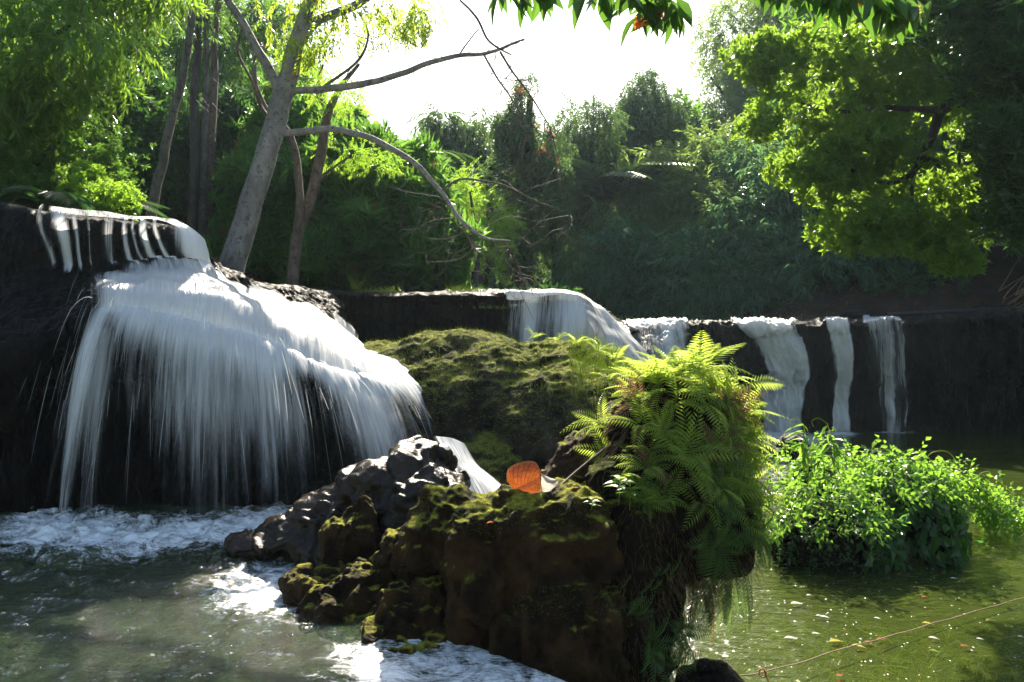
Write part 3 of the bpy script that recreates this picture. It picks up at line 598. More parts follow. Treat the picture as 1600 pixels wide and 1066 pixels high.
# smooth sheet between the boulders into the pool (brown tinted)
# middle fall over the shoulder of the back ledge
g3 = loft(RB, 260, 130, 3.85, 7.6, .7, 3.9)
def d3(a, b): return np.maximum(.42 + .48 * sstep(.2, .75, a) + .35 * bump1(a, .12, .03) + .3 * bump1(a, .3, .06) - .25 * sstep(.5, 1, b) * (a < .6), 1.1 * (b < .24)) * sstep(0, .03, a)
sheet('w', g3, 0, 0, d3, M_fall, dispf=LB, v0=.7, v1=3.9, off=.07, rough=.03, label='curving middle waterfall pouring over the ledge behind the dome', seed=12)
# right falls
def rfall(u0, u1, dens, label, seed, v1=5.0, off=.07, mat=M_far):
    g = loft(RR, int(60 * (u1 - u0)) + 60, 110, u0, u1, .6, v1)
    def dw(a, b):
        q_ = np.stack([a.ravel() * 2 + seed, b.ravel() * 4, 0 * a.ravel()], 1); a2 = a + (.07 * fbm(q_, 1, 3, seed) ).reshape(a.shape); return dens(np.clip(a2, 0, 1), b) + .14 * fbm(q_ * (4, .35, 1), 1, 3, seed + 1).reshape(a.shape)
    return sheet('w', g, 0, 0, dw, mat, offtop=.3, dispf=LR, v0=.6, v1=v1, off=off, rough=.03, label=label, seed=seed)
rfall(.9, 3.1, lambda a, b: np.maximum(.5 + .6 * sstep(.4, .05, a) + .2 * bump1(a, .75, .1), .85 * sstep(.18, .12, b)) * sstep(0, .04, a) * sstep(1, .9, a), 'rounded waterfall veiling the rock nose left of the fern tips', 20)
def d5(a, b):
    c = .36 + .06 * b; w = .40 - .12 * b
    core = bump1(a, .40 + .10 * b, .10) * .75 + bump1(a, .72, .08) * .25 + .28 * bump1(a, c + .12, w)
    return np.maximum(core * .8 + .5, .85 * sstep(.18, .12, b)) * sstep(0, .12 + .22 * b, a) * sstep(1.0, .82, a)
rfall(3.95, 4.88, d5, 'widest fan shaped waterfall on the right ledge', 24)
rfall(5.10, 5.46, lambda a, b: (np.sin(np.pi * a) ** .9) * (1.05 - .15 * b), 'narrow straight ribbon waterfall on the right ledge', 28)
rfall(5.5, 6.15, lambda a, b: np.maximum((.43 + .16 * bump1(a, .62, .14) + .1 * bump1(a, .88, .07)) - .06 * b, .62 * sstep(.2, .12, b)) * sstep(0, .25, a) * sstep(1, .85, a), 'faint trickling veil of water rightmost on the right ledge', 32)
# landing foam of the free fall: low heaped froth
# ------------------------------------------------------------------ foliage materials
M_mango = leafmat('mango_leaf', (.026, .07, .014), (.06, .135, .02), (.17, .34, .03), .45, .35, (.20, .10, .02))
M_bright = leafmat('bright_leaf', (.05, .12, .012), (.10, .20, .02), (.42, .62, .04), .50, .4)
M_yellow = leafmat('yellow_green_leaf', (.09, .13, .012), (.18, .22, .02), (.42, .60, .05), .48, .45, (.3, .2, .02))
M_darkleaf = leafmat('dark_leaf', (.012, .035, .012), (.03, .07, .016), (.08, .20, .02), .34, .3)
M_midleaf = leafmat('mid_leaf', (.025, .065, .012), (.055, .12, .02), (.20, .38, .03), .42, .38)
M_bamboo = leafmat('feathery_leaf', (.05, .09, .025), (.09, .15, .035), (.30, .42, .06), .42, .5)
M_vine = leafmat('vine_leaf', (.025, .05, .02), (.05, .09, .025), (.14, .24, .04), .35, .5)
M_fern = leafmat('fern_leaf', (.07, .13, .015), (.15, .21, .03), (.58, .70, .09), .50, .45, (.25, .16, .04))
M_ferndark = leafmat('shade_dark_fern_leaf', (.03, .07, .014), (.06, .11, .02), (.16, .28, .03), .38, .5)  # darker copy of the fern leaf, with shade put into its colour
M_dry = leafmat('dry_frond', (.08, .05, .02), (.16, .10, .045), (.25, .15, .05), .3, .7)
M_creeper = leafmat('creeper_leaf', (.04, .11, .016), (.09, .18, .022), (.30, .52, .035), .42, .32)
M_top = leafmat('crown_leaf', (.02, .06, .012), (.07, .15, .02), (.34, .52, .03), .42, .3)
M_thicket = leafmat('thicket_leaf', (.022, .07, .035), (.055, .13, .05), (.16, .28, .07), .38, .32)
M_grass = leafmat('grass_blade', (.08, .13, .015), (.16, .2, .03), (.45, .55, .05), .45, .5)
M_pale = barkmat('pale_bark', (.13, .12, .112), (.24, .225, .21), (.07, .06, .05), 14, .5, .7)
M_brownb = barkmat('brown_bark', (.09, .06, .045), (.20, .145, .11), (.05, .035, .03), 16, .35)
M_darkb = barkmat('dark_bark', (.025, .02, .016), (.07, .055, .042), None, 16, .3)
M_greyb = barkmat('grey_bark', (.09, .08, .066), (.18, .16, .13), (.05, .04, .035), 16, .35)
M_twig = barkmat('dry_twig', (.06, .045, .035), (.13, .10, .075), None, 30, .4)
# ------------------------------------------------------------------ foliage templates
W_MANGO = [whorl_t(8, 1.0, .24, s, (-.9, .35)) for s in (1, 2, 3)]
W_ROUND = [whorl_t(8, .8, .42, s, (-.3, .9)) for s in (4, 5, 6)]
W_FINE = [spray_t(11, .32, .30, s, .5) for s in (7, 8, 9)]
W_DROOP = [spray_t(9, .42, .30, s, 1.1, .8) for s in (10, 11, 12)]
W_BAMB = [spray_t(12, .42, .16, s, .8, .6) for s in (13, 14, 15)]
W_VINE = [spray_t(12, .24, .5, s, .4, 1.2) for s in (16, 17, 18)]
def crown(parent, blobs, n, T, mat, size, droop=.3, out=.8, thr=-.15, freq=1.2, fill=.55, seed=1, name='crown', jit=.6, squash=None):
    g = np.random.default_rng(seed * 31 + 5); B = []
    for b in blobs:
        px, py, Y, rx, rz, ry = b[:6]; B.append((P(px, py, Y), np.array((rx * Y / F, ry, rz * Y / F))))
    w = np.array([(r[0] * r[2]) for c, r in B]); w = w / w.sum(); k = g.choice(len(B), int(n * 1.9), p=w)
    C_ = np.array([c for c, r in B])[k]; Rr = np.array([r for c, r in B])[k]
    d = rdir(len(k), g); rad = 1 - fill * g.uniform(0, 1, len(k)) ** 1.6
    lump = 1 + .38 * fbm(C_ + d * Rr, freq * 1.6, 2, seed)
    p = C_ + d * Rr * (rad * lump)[:, None]
    keep = fbm(p, freq, 3, seed + 7) + g.uniform(-.2, .2, len(p)) > thr
    # drop twigs buried deep inside another blob
    p, d = p[keep][:n], d[keep][:n]
    X = nrm(d * out + np.array((0, 0, -droop)) + g.normal(size=p.shape) * jit)
    sz = size * g.uniform(.65, 1.25, len(p)); m = MB(); sel = g.integers(0, len(T), len(p))
    for i, t in enumerate(T):
        q = sel == i
        if q.any(): m.add(*inst(t, p[q], X[q], g.normal(size=(q.sum(), 3)) * .5 + (0, 0, 1), sz[q]))
    return m.build(name, mat, parent)
def tree(name, label, base, trunks=(), bark=None, cat='tree', group=None, **k):
    e = empty(name, P(*base), label, cat, group)
    m = MB()
    for pts, r in trunks: m.tube([P(*c) for c in pts], r, 9, 6, .02)
    if trunks: m.build('trunk', bark, e, True)
    return e
def bare_twigs(m, path, n, L, r, seed, down=.6, sides=4):
    g = np.random.default_rng(seed); path = np.array([P(*c) for c in path])
    for _ in range(n):
        t = g.uniform(.1, len(path) - 1); p = cr(path, np.array([t]))[0]; d = nrm(np.array((g.normal() * .8, g.normal() * .5, g.normal() * .5 - down)))
        l = L * g.uniform(.4, 1.2); pts = [p]
        for i in range(4):
            d = nrm(d + g.normal(size=3) * .45 + np.array((0, 0, -.08))); pts.append(pts[-1] + d * l / 4)
        m.tube(pts, np.linspace(r, r * .35, 5) * g.uniform(.6, 1), sides, 2)
        for j in (2, 3, 4):
            if g.random() < .75:
                d2 = nrm(d + g.normal(size=3) * .8); m.tube([pts[j], pts[j] + d2 * l * .16, pts[j] + nrm(d2 + g.normal(size=3) * .5) * l * .3], (r * .45, r * .35, r * .2), 3, 2)
# ------------------------------------------------------------------ the pale leaning tree
e = tree('pale_tree', 'pale grey smooth trunk leaning right above the mound, largest of the trunks', (365, 425, 9.0))
m = MB(); m.tube([P(352, 470, 9.0), P(362, 425, 9.0), P(392, 320, 9.0), P(425, 215, 9.05), P(445, 140, 9.1), P(466, 60, 9.1), P(500, -30, 9.2)], (.15, .142, .125, .115, .11, .085, .075), 18, 10, .025)
m.build('trunk', M_pale, e, True)
limbs = [([(425, 208, 9.05), (480, 204, 9), (540, 206, 8.9), (600, 226, 8.8), (650, 258, 8.7), (690, 300, 8.7), (722, 345, 8.6), (760, 372, 8.6), (800, 378, 8.6)], (.04, .037, .034, .032, .028, .024, .02, .014, .007)),
         ([(445, 144, 9.1), (500, 140, 9.1), (560, 130, 9), (610, 122, 9), (650, 105, 8.9), (700, 90, 8.9), (760, 82, 8.9), (820, 60, 8.8)], (.042, .04, .038, .034, .03, .026, .02, .01)),
         ([(436, 140, 9.1), (412, 95, 9.1), (380, 40, 9.1), (355, 0, 9.1), (340, -40, 9.1)], (.055, .052, .045, .04, .035)),
         ([(470, 60, 9.1), (500, 30, 9.1), (560, 5, 9.1), (610, -30, 9)], (.07, .05, .045, .04)),
         ([(500, 140, 9.1), (560, 95, 9.2), (575, 55, 9.2), (560, 20, 9.2)], (.018, .016, .012, .01)),
         ([(720, 0, 8.9), (745, 30, 8.9), (765, 65, 8.9), (800, 85, 8.8)], (.012, .014, .013, .008)),
         ([(780, 80, 8.9), (800, 110, 8.8), (830, 150, 8.8), (860, 200, 8.7)], (.013, .012, .01, .006)),
         ([(755, 83, 8.9), (770, 110, 8.8), (790, 140, 8.8), (815, 180, 8.7)], (.012, .011, .01, .006)),
         ([(715, 90, 8.9), (735, 60, 8.9), (748, 45, 8.9)], (.01, .008, .006)),
         ([(690, 300, 8.7), (720, 280, 8.7), (770, 285, 8.6), (830, 310, 8.6), (880, 330, 8.6)], (.013, .012, .011, .009, .004)),
         ([(380, 40, 9.1), (372, 80, 9.2), (390, 120, 9.2), (410, 170, 9.3), (430, 195, 9.2)], (.012, .014, .016, .02, .024))]
for k, (pts, r) in enumerate(limbs):
    m = MB(); m.tube([P(*c) for c in pts], r, 8, 8, .02); m.build('branch', M_pale if k < 4 else M_twig, e, True)
m = MB(); bare_twigs(m, limbs[0][0][5:], 16, .75, .006, 3, .3); bare_twigs(m, limbs[1][0][4:], 14, .6, .006, 4, .3); bare_twigs(m, limbs[6][0], 14, .8, .006, 5, .9); bare_twigs(m, limbs[7][0], 14, .7, .006, 6, .9)
bare_twigs(m, limbs[9][0], 7, .8, .006, 7, .5); bare_twigs(m, limbs[2][0], 16, .5, .007, 8, .1); bare_twigs(m, limbs[4][0], 8, .5, .007, 9, .1)
bare_twigs(m, [(860, 200, 8.7), (870, 260, 8.7), (890, 320, 8.7), (880, 360, 8.7)], 9, .6, .006, 10, .5); bare_twigs(m, [(760, 372, 8.6), (800, 400, 8.6), (820, 440, 8.6)], 20, .6, .005, 11, .4)
m.tube([P(860, 200, 8.7), P(875, 260, 8.7), P(885, 320, 8.7)], (.007, .006, .004), 4); m.build('twigs', M_twig, e, True)
crown(e, [(560, 15, 9.1, 110, 45, .7), (480, 70, 9, 50, 40, .5), (640, 20, 9, 70, 35, .5), (450, 0, 9, 60, 40, .6), (400, -80, 9.3, 60, 50, 1)], 560, W_DROOP, M_yellow, .17, .8, .5, -.1, 3.0, .9, 21)
crown(e, [(505, 120, 9.6, 60, 20, .5), (550, 150, 9.6, 30, 20, .4), (470, 90, 9.6, 60, 16, .4)], 150, W_FINE, M_bright, .15, .3, .5, -.2, 3, .9, 22, name='leaf_spray')
# twin brown tree
e = tree('brown_tree', 'slim brown forked tree standing behind the pale leaning trunk', (458, 440, 11.2),
  [([(456, 455, 11.2), (460, 410, 11.2), (464, 370, 11.2), (482, 320, 11.2), (500, 250, 11.2), (512, 180, 11.2), (530, 140, 11.2), (560, 100, 11.2)], (.085, .08, .075, .07, .07, .06, .04, .02)),
   ([(463, 380, 11.2), (468, 330, 11.1), (464, 260, 11.1), (450, 205, 11.1), (415, 170, 11.1), (398, 120, 11.1), (405, 60, 11.1)], (.06, .055, .05, .045, .04, .03, .02)),
   ([(486, 300, 11.2), (515, 265, 11.2), (545, 245, 11.2)], (.03, .02, .01)), ([(514, 175, 11.2), (495, 140, 11.2), (505, 100, 11.2)], (.04, .03, .015))], M_brownb)
crown(e, [(520, 150, 11.2, 60, 35, .6), (590, 250, 11.5, 40, 30, .5), (540, 240, 11.5, 40, 20, .4)], 260, W_FINE, M_bright, .17, .4, .6, -.2, 3, .8, 23)
# slender trunks at left
sl_ = [('slender tree with pale mottled trunk leaning right beside the waterfall brink', [(236, 350, 11), (246, 290, 11), (262, 210, 11), (284, 120, 11), (296, 50, 11), (306, -40, 11)], .07, M_greyb),
       ('dark straight trunk, darkest of the slender trunks at left', [(300, 380, 13), (304, 270, 13), (304, 160, 13), (308, 60, 13), (312, -40, 13)], .085, M_darkb),
       ('pale thin upright trunk between the darker slender trunks', [(314, 380, 13.2), (318, 250, 13.2), (322, 150, 13.2), (322, 50, 13.2), (326, -40, 13.2)], .06, M_greyb),
       ('brownish upright trunk rightmost of the slender trunks at left', [(322, 380, 13.4), (328, 250, 13.4), (334, 150, 13.4), (336, 50, 13.4), (345, -40, 13.4)], .075, M_brownb)]
for i, (lb, pts, r, mt) in enumerate(sl_):
    e = tree('slender_tree', lb, pts[0], [(pts, np.linspace(r, r * .6, len(pts)))], mt, group='slender trunks at left')
    x = pts[-1][0]; crown(e, [(x - 30, 20, pts[0][2], 60, 40, .8), (x, -60, pts[0][2], 90, 60, 1)], 260, W_FINE, M_midleaf, .2, .5, .6, -.1, 2, .9, 40 + i)
    if i < 3:
        m = MB(); g = np.random.default_rng(i)
        for _ in range(26):
            c = P(x + g.uniform(-35, 25), g.uniform(-10, 150), pts[0][2] - .15); l = g.uniform(.15, .5)
            m.tube([c, c + (g.normal() * .03, 0, -l * .5), c + (g.normal() * .08, 0, -l)], (.008, .006, .003), 3, 2)
        m.build('hanging_vines', M_darkb, e)
# ------------------------------------------------------------------ background trees: (label, base, blobs, n, templates, mat, size, droop, out, thr, freq, fill)
TR = [
 ('leafy_tree', 'bright green leafy tree crown hanging in at the top left corner', (-60, 330, 9), [(60, 50, 8.6, 120, 90, .9), (150, 80, 8.4, 60, 60, .6), (30, 140, 8.8, 70, 50, .6), (120, -40, 9, 170, 60, 1)], 1500, W_DROOP, M_top, .28, .9, .5, -.05, 2.4, .8, [([(-60, 330, 9), (-40, 200, 9), (20, 100, 9), (110, 40, 8.8)], (.12, .1, .06, .02))]),
 ('glossy_tree', 'dense small leaved dark tree at the left edge above the dark cliff', (20, 345, 9.5), [(90, 230, 9.4, 120, 70, .8), (30, 290, 9.0, 80, 55, .6), (155, 290, 9.2, 60, 60, .6), (0, 200, 9.5, 90, 90, .8)], 3600, W_ROUND, M_midleaf, .075, .3, .8, -.12, 2.2, .6, [([(20, 360, 9.5), (40, 280, 9.5), (90, 220, 9.5)], (.08, .06, .03))]),
 ('leafy_shrub', 'lit green shrub leaning over the brink of the big waterfall', (170, 345, 8.6), [(175, 315, 8.6, 40, 32, .4), (140, 285, 8.8, 40, 35, .4), (120, 310, 8.8, 30, 25, .3)], 900, W_ROUND, M_bright, .06, .3, .8, -.15, 3, .6, []),
 ('broadleaf_tree', 'dark tree filling the gap left of the slender trunks', (200, 360, 14), [(220, 190, 14, 90, 80, 1.4), (200, 280, 13.5, 90, 80, 1.2), (270, 310, 13.5, 70, 60, 1)], 3000, W_ROUND, M_darkleaf, .14, .3, .8, -.1, 1.6, .6, [([(210, 370, 14), (215, 280, 14), (225, 200, 14)], (.12, .1, .05))]),
 ('broadleaf_tree', 'tall sunlit green tree behind the slender trunks at left', (250, 360, 19), [(240, 80, 19, 130, 90, 2), (370, 120, 19, 90, 90, 1.8), (140, 40, 19, 110, 90, 2), (270, 200, 19, 110, 70, 2), (400, 20, 20, 60, 50, 1)], 4600, W_FINE, M_midleaf, .5, .4, .8, -.02, .9, .7, [([(250, 370, 19), (250, 250, 19), (245, 100, 19)], (.2, .16, .08))]),
 ('broadleaf_tree', 'dark green tree directly left of the pale leaning trunk', (350, 400, 15), [(345, 260, 15, 60, 90, 1.2), (330, 340, 14.5, 80, 70, 1), (380, 200, 15.5, 50, 60, 1)], 2600, W_MANGO, M_darkleaf, .22, .5, .8, -.15, 1.6, .6, [([(350, 430, 15), (350, 330, 15), (350, 240, 15)], (.1, .08, .04))]),
 ('mango_tree', 'dark leafy round tree behind the slim brown forked tree', (450, 445, 14), [(440, 330, 13.6, 90, 110, 1.2), (450, 230, 14.5, 70, 90, 1.1), (400, 400, 13, 70, 50, .8), (490, 420, 13, 90, 45, .8)], 3600, W_MANGO, M_mango, .25, .6, .8, -.08, 1.8, .6, [([(450, 460, 14), (450, 360, 14), (450, 250, 14)], (.12, .1, .05))]),
 ('mango_tree', 'big rounded mango tree with sunlit top right of the brown forked tree', (610, 450, 13.5), [(600, 330, 13.2, 105, 105, 1.3), (560, 255, 13.8, 70, 60, 1), (650, 280, 13.8, 50, 55, .9), (560, 400, 12.8, 110, 55, .9), (670, 400, 12.8, 75, 60, .8)], 4800, W_MANGO, M_mango, .24, .6, .8, -.08, 1.8, .6, [([(610, 460, 13.5), (605, 380, 13.5), (600, 280, 13.5)], (.12, .1, .05))]),
 ('flowering_shrub', 'yellow green shrub with golden leaves right of the mango tree', (745, 450, 15), [(735, 300, 17, 35, 45, .7), (760, 360, 16, 50, 60, .7), (740, 420, 15, 45, 35, .6)], 900, W_FINE, M_bright, .24, .4, .7, .0, 1.8, .8, [([(745, 455, 15), (745, 380, 15.5), (735, 300, 16)], (.05, .04, .02))]),
 ('broadleaf_tree', 'loose bluish green tree against the white sky left of the vine tower', (740, 450, 22), [(735, 215, 22, 60, 35, 1), (700, 240, 22, 40, 25, .8), (690, 185, 22, 35, 12, .6), (770, 270, 22, 40, 50, 1), (690, 300, 24, 60, 40, 1)], 1100, W_DROOP, M_vine, .5, .8, .6, .05, .9, .9, [([(760, 460, 22), (765, 330, 22), (750, 240, 22), (720, 210, 22)], (.12, .1, .07, .03))]),
 ('vine_covered_tree', 'tall vine draped tree tower left of centre sky with orange blossoms', (830, 455, 19), [(822, 152, 19, 34, 36, .6), (858, 175, 19, 30, 40, .6), (800, 190, 19, 30, 40, .6), (865, 240, 19, 34, 50, .6), (825, 220, 19, 50, 60, .8), (835, 300, 19, 60, 60, .8), (820, 380, 19, 50, 60, .8)], 3000, W_VINE, M_vine, .35, 1.4, .3, .0, 1.3, .6, [([(815, 460, 19), (825, 330, 19), (828, 150, 19)], (.2, .16, .06)), ([(870, 460, 19), (865, 380, 19), (850, 280, 19)], (.08, .07, .03))]),
 ('vine_covered_tree', 'narrow vine column between the two larger vine towers', (925, 460, 21.5), [(918, 180, 21.5, 26, 32, .8), (945, 200, 21.5, 26, 40, .8), (895, 230, 21.5, 26, 50, .8), (928, 260, 21.5, 36, 60, .8), (915, 340, 21, 40, 60, .8), (900, 410, 20, 50, 50, .8)], 2400, W_VINE, M_vine, .35, 1.4, .3, -.15, 1.3, .55, [([(920, 465, 21.5), (925, 200, 21.5)], (.15, .06))]),
 ('vine_covered_tree', 'tallest domed vine tower right of the bright sky gap', (1015, 460, 24), [(1008, 142, 24, 32, 36, 1), (1040, 175, 24, 34, 40, 1), (980, 185, 24, 28, 45, 1), (1015, 200, 24, 50, 60, 1.2), (1015, 270, 24, 55, 70, 1.2)], 3200, W_VINE, M_vine, .38, 1.4, .3, -.3, 1.2, .5, [([(1010, 465, 24), (1015, 160, 24)], (.2, .08))]),
 ('bamboo_clump', 'feathery pale topped bamboo mass below the domed vine tower', (1060, 480, 21), [(1060, 290, 21.5, 90, 55, 1.6), (1120, 250, 22, 60, 50, 1.4), (1000, 340, 20.5, 70, 60, 1.3), (1090, 360, 20, 100, 70, 1.5)], 4200, W_BAMB, M_bamboo, .60, .8, .6, -.05, 1.1, .6, [([(1050, 490, 21), (1045, 380, 21), (1060, 280, 21)], (.05, .05, .03)), ([(1090, 490, 21), (1100, 380, 21), (1120, 250, 21)], (.05, .05, .03))]),
 ('shaded_thicket', 'shaded blue green thicket above the middle of the far ledge', (1010, 480, 18.5), [(960, 420, 18.5, 80, 65, 1), (1050, 440, 18, 100, 60, 1), (1150, 400, 18.5, 90, 90, 1.2), (1120, 460, 17.5, 90, 35, .8)], 3600, W_DROOP, M_thicket, .50, .5, .7, -.08, 1.2, .6, []),
 ('shaded_thicket', 'dark thicket hanging behind the large right tree crown', (1280, 480, 18.5), [(1250, 330, 19, 90, 110, 1.4), (1260, 430, 17.5, 80, 60, 1), (1370, 380, 18, 90, 80, 1), (1180, 300, 20, 60, 80, 1)], 3400, W_DROOP, M_thicket, .50, .5, .7, -.08, 1.2, .6, [([(1320, 480, 17), (1310, 420, 17), (1315, 360, 17)], (.03, .03, .02)), ([(1362, 480, 17), (1366, 430, 17), (1360, 380, 17)], (.02, .02, .015))]),
 ('far_tree', 'hazy pale green tree fading into the bright sky at upper right', (1170, 300, 32), [(1150, 60, 32, 60, 70, 2), (1180, 140, 31, 70, 70, 2), (1130, 190, 30, 50, 50, 1.6), (1190, 0, 32, 80, 60, 2)], 3200, W_FINE, M_bamboo, .62, .4, .7, -.02, .7, .8, [([(1190, 330, 31), (1160, 200, 31), (1110, 120, 31)], (.15, .1, .04))]),
 ('tall_tree', 'tall dark tree wall rising beyond the right crown', (1420, 400, 22), [(1350, 60, 22, 120, 110, 2), (1480, 150, 22, 140, 160, 2), (1300, 200, 22, 90, 110, 2), (1560, 60, 21, 130, 160, 2), (1450, 300, 21, 160, 120, 2)], 5200, W_ROUND, M_midleaf, .42, .3, .8, -.15, .8, .5, [([(1420, 430, 22), (1410, 250, 22), (1400, 60, 22)], (.25, .2, .1))]),
]
for i, (nm, lb, base, blobs, n, T, mt, size, droop, out, thr, fq, fill, tk) in enumerate(TR):
    e = tree(nm, lb, base, tk, M_darkb); crown(e, blobs, n, T, mt, size, droop, out, thr, fq, fill, 100 + i)
    if 'blossoms' in lb:
        crown(e, [(815, 145, 18.6, 30, 30, .5), (850, 230, 18.4, 30, 60, .4)], 26, [whorl_t(6, .8, .6, 3)], leafmat('blossom', (.3, .12, .06), (.35, .15, .06), (.5, .2, .1)), .11, 0, .6, -1, 1, .9, 55, name='blossoms')
# big right-hand crown with its limbs
e = tree('spreading_tree', 'large spreading tree with sunlit leaves reaching in from the right', (1720, 470, 10.5),
  [([(1760, 520, 10.5), (1720, 380, 10.4), (1660, 200, 10.2), (1620, 110, 10)], (.28, .24, .18, .12)),
   ([(1690, 270, 10.3), (1610, 200, 10), (1550, 160, 9.8), (1500, 160, 9.6), (1470, 175, 9.5), (1455, 215, 9.4), (1430, 265, 9.3), (1390, 285, 9.2), (1340, 270, 9.1), (1290, 235, 9.1)], (.14, .10, .08, .065, .06, .05, .038, .028, .02, .01)),
   ([(1475, 172, 9.5), (1430, 170, 9.4), (1380, 168, 9.3), (1310, 175, 9.3), (1250, 160, 9.3)], (.045, .035, .028, .02, .01)),
   ([(1440, 245, 9.3), (1480, 255, 9.3), (1540, 250, 9.3)], (.025, .02, .01)), ([(1560, 165, 9.8), (1500, 100, 9.6), (1420, 60, 9.5), (1300, 80, 9.4), (1230, 70, 9.4)], (.05, .04, .03, .02, .01)),
   ([(1430, 265, 9.3), (1425, 320, 9.2), (1470, 360, 9.1), (1540, 370, 9.1)], (.03, .022, .016, .008)), ([(1640, 260, 10), (1580, 330, 9.6), (1500, 380, 9.3)], (.05, .03, .01))], M_darkb)
crown(e, [(1290, 100, 9.6, 110, 60, .8), (1250, 160, 9.4, 75, 45, .6), (1380, 150, 9.8, 120, 60, .9), (1330, 230, 9.4, 110, 55, .7), (1290, 280, 9.3, 70, 35, .5), (1420, 300, 9.6, 120, 50, .7),
          (1380, 350, 9.0, 120, 35, .5), (1440, 385, 8.9, 80, 25, .4), (1200, 90, 9.4, 60, 45, .5), (1190, 200, 9.2, 45, 30, .4), (1240, 260, 9.2, 50, 30, .4), (1560, 300, 9.6, 70, 60, .6), (1320, 380, 8.9, 50, 20, .35), (1500, 330, 9.6, 80, 60, .7), (1500, 410, 8.8, 45, 20, .3), (1450, 60, 10, 130, 80, 1), (1560, 180, 9.8, 70, 120, .7)], 9000, W_ROUND, leafmat('broad_leaf', (.03, .075, .012), (.075, .14, .018), (.34, .50, .03), .48, .28), .105, .15, .8, -.13, 2.6, .8, 200)
e = tree('drooping_tree', 'very dark drooping foliage filling the upper right corner', (1680, 430, 8.2), [([(1700, 470, 8.2), (1690, 200, 8.2), (1650, 0, 8.2)], (.15, .12, .08))], M_darkb)
crown(e, [(1560, 80, 8.2, 80, 90, .6), (1580, 220, 8.0, 70, 80, .5), (1600, 330, 8.0, 60, 60, .5), (1480, 20, 8.4, 90, 50, .6), (1640, 150, 8.3, 70, 200, .6), (1620, -60, 8.4, 190, 90, 1)], 2600, W_MANGO, M_darkleaf, .14, 1.0, .5, -.15, 2.2, .7, 201)
# more forest to close the view (each its own crown)
g = np.random.default_rng(3)
FT = [(-120, 120, 16, 130, 190), (30, 120, 22, 150, 160), (140, 160, 26, 120, 170), (330, 260, 24, 120, 170), (430, 250, 27, 100, 170), (520, 300, 25, 90, 120), (620, 350, 28, 90, 90), (710, 370, 28, 70, 70), (790, 380, 28, 80, 90), (880, 350, 28, 80, 120), (970, 340, 29, 90, 130), (1060, 300, 30, 80, 130), (1160, 350, 27, 110, 130), (1280, 250, 27, 110, 200), (1400, 100, 28, 130, 260), (1540, 120, 28, 130, 260), (1700, 150, 16, 140, 260)]
for i, (x, y, Y, rx, rz) in enumerate(FT):
    e = tree('forest_tree', 'forest tree far behind the others closing off the view', (x, 455, Y), [([(x, 460, Y), (x + 5, y, Y)], (.15, .08))], M_darkb, group='forest trees far behind')
    crown(e, [(x, y, Y, rx, rz, 1.8)], 2200, W_ROUND, M_midleaf if i % 3 else M_darkleaf, .42, .3, .8, -.35, .7, .45, 300 + i)
# palms at the left
def frond_plant(e, c, n, L, mat, seed, T, up=(.2, .9), name='frond', tilt=(0, 0)):
    g = np.random.default_rng(seed); a = np.arange(n) * 2.4 + g.uniform(-.4, .4, n); el = g.uniform(*up, n)
    X = np.stack([np.cos(a) * np.cos(el) + tilt[0], np.sin(a) * np.cos(el) + tilt[1], np.sin(el)], 1)
    return inst(T, np.tile(c, (n, 1)), X, None, L * g.uniform(.75, 1.15, n))
PALM = frond_t(34, .34, 1.5, 5, .10, .012)
for (x, y, Y, L, s, lb) in ((70, 330, 8.3, .75, 1, 'arching palm fronds rising behind the top left brink'), (185, 335, 8.9, .55, 2, 'low palm with fronds spreading behind the waterfall brink')):
    e = empty('palm', P(x, y, Y), lb, 'palm'); m = MB(); m.add(*frond_plant(e, P(x, y, Y), 9, L, None, s, PALM, (.25, 1.0))); m.build('fronds', M_darkleaf, e)
for (x, y, Y, L, s, lb) in ((940, 330, 20.5, 2.3, 3, 'big leaved banana plant between the vine towers'), (745, 300, 20, 1.8, 6, 'broad arching banana plant left of the vine tower')):
    e = empty('banana_plant', P(x, y + 90, Y), lb, 'plant'); m = MB(); m.add(*frond_plant(e, P(x, y, Y), 8, L, None, s, frond_t(26, .36, 1.3, 8, .22, .02), (.5, 1.2))); m.build('fronds', M_vine, e)
    m = MB(); m.tube([P(x, y + 100, Y), P(x, y, Y)], (.12, .08), 8); m.build('stem', M_brownb, e, True)
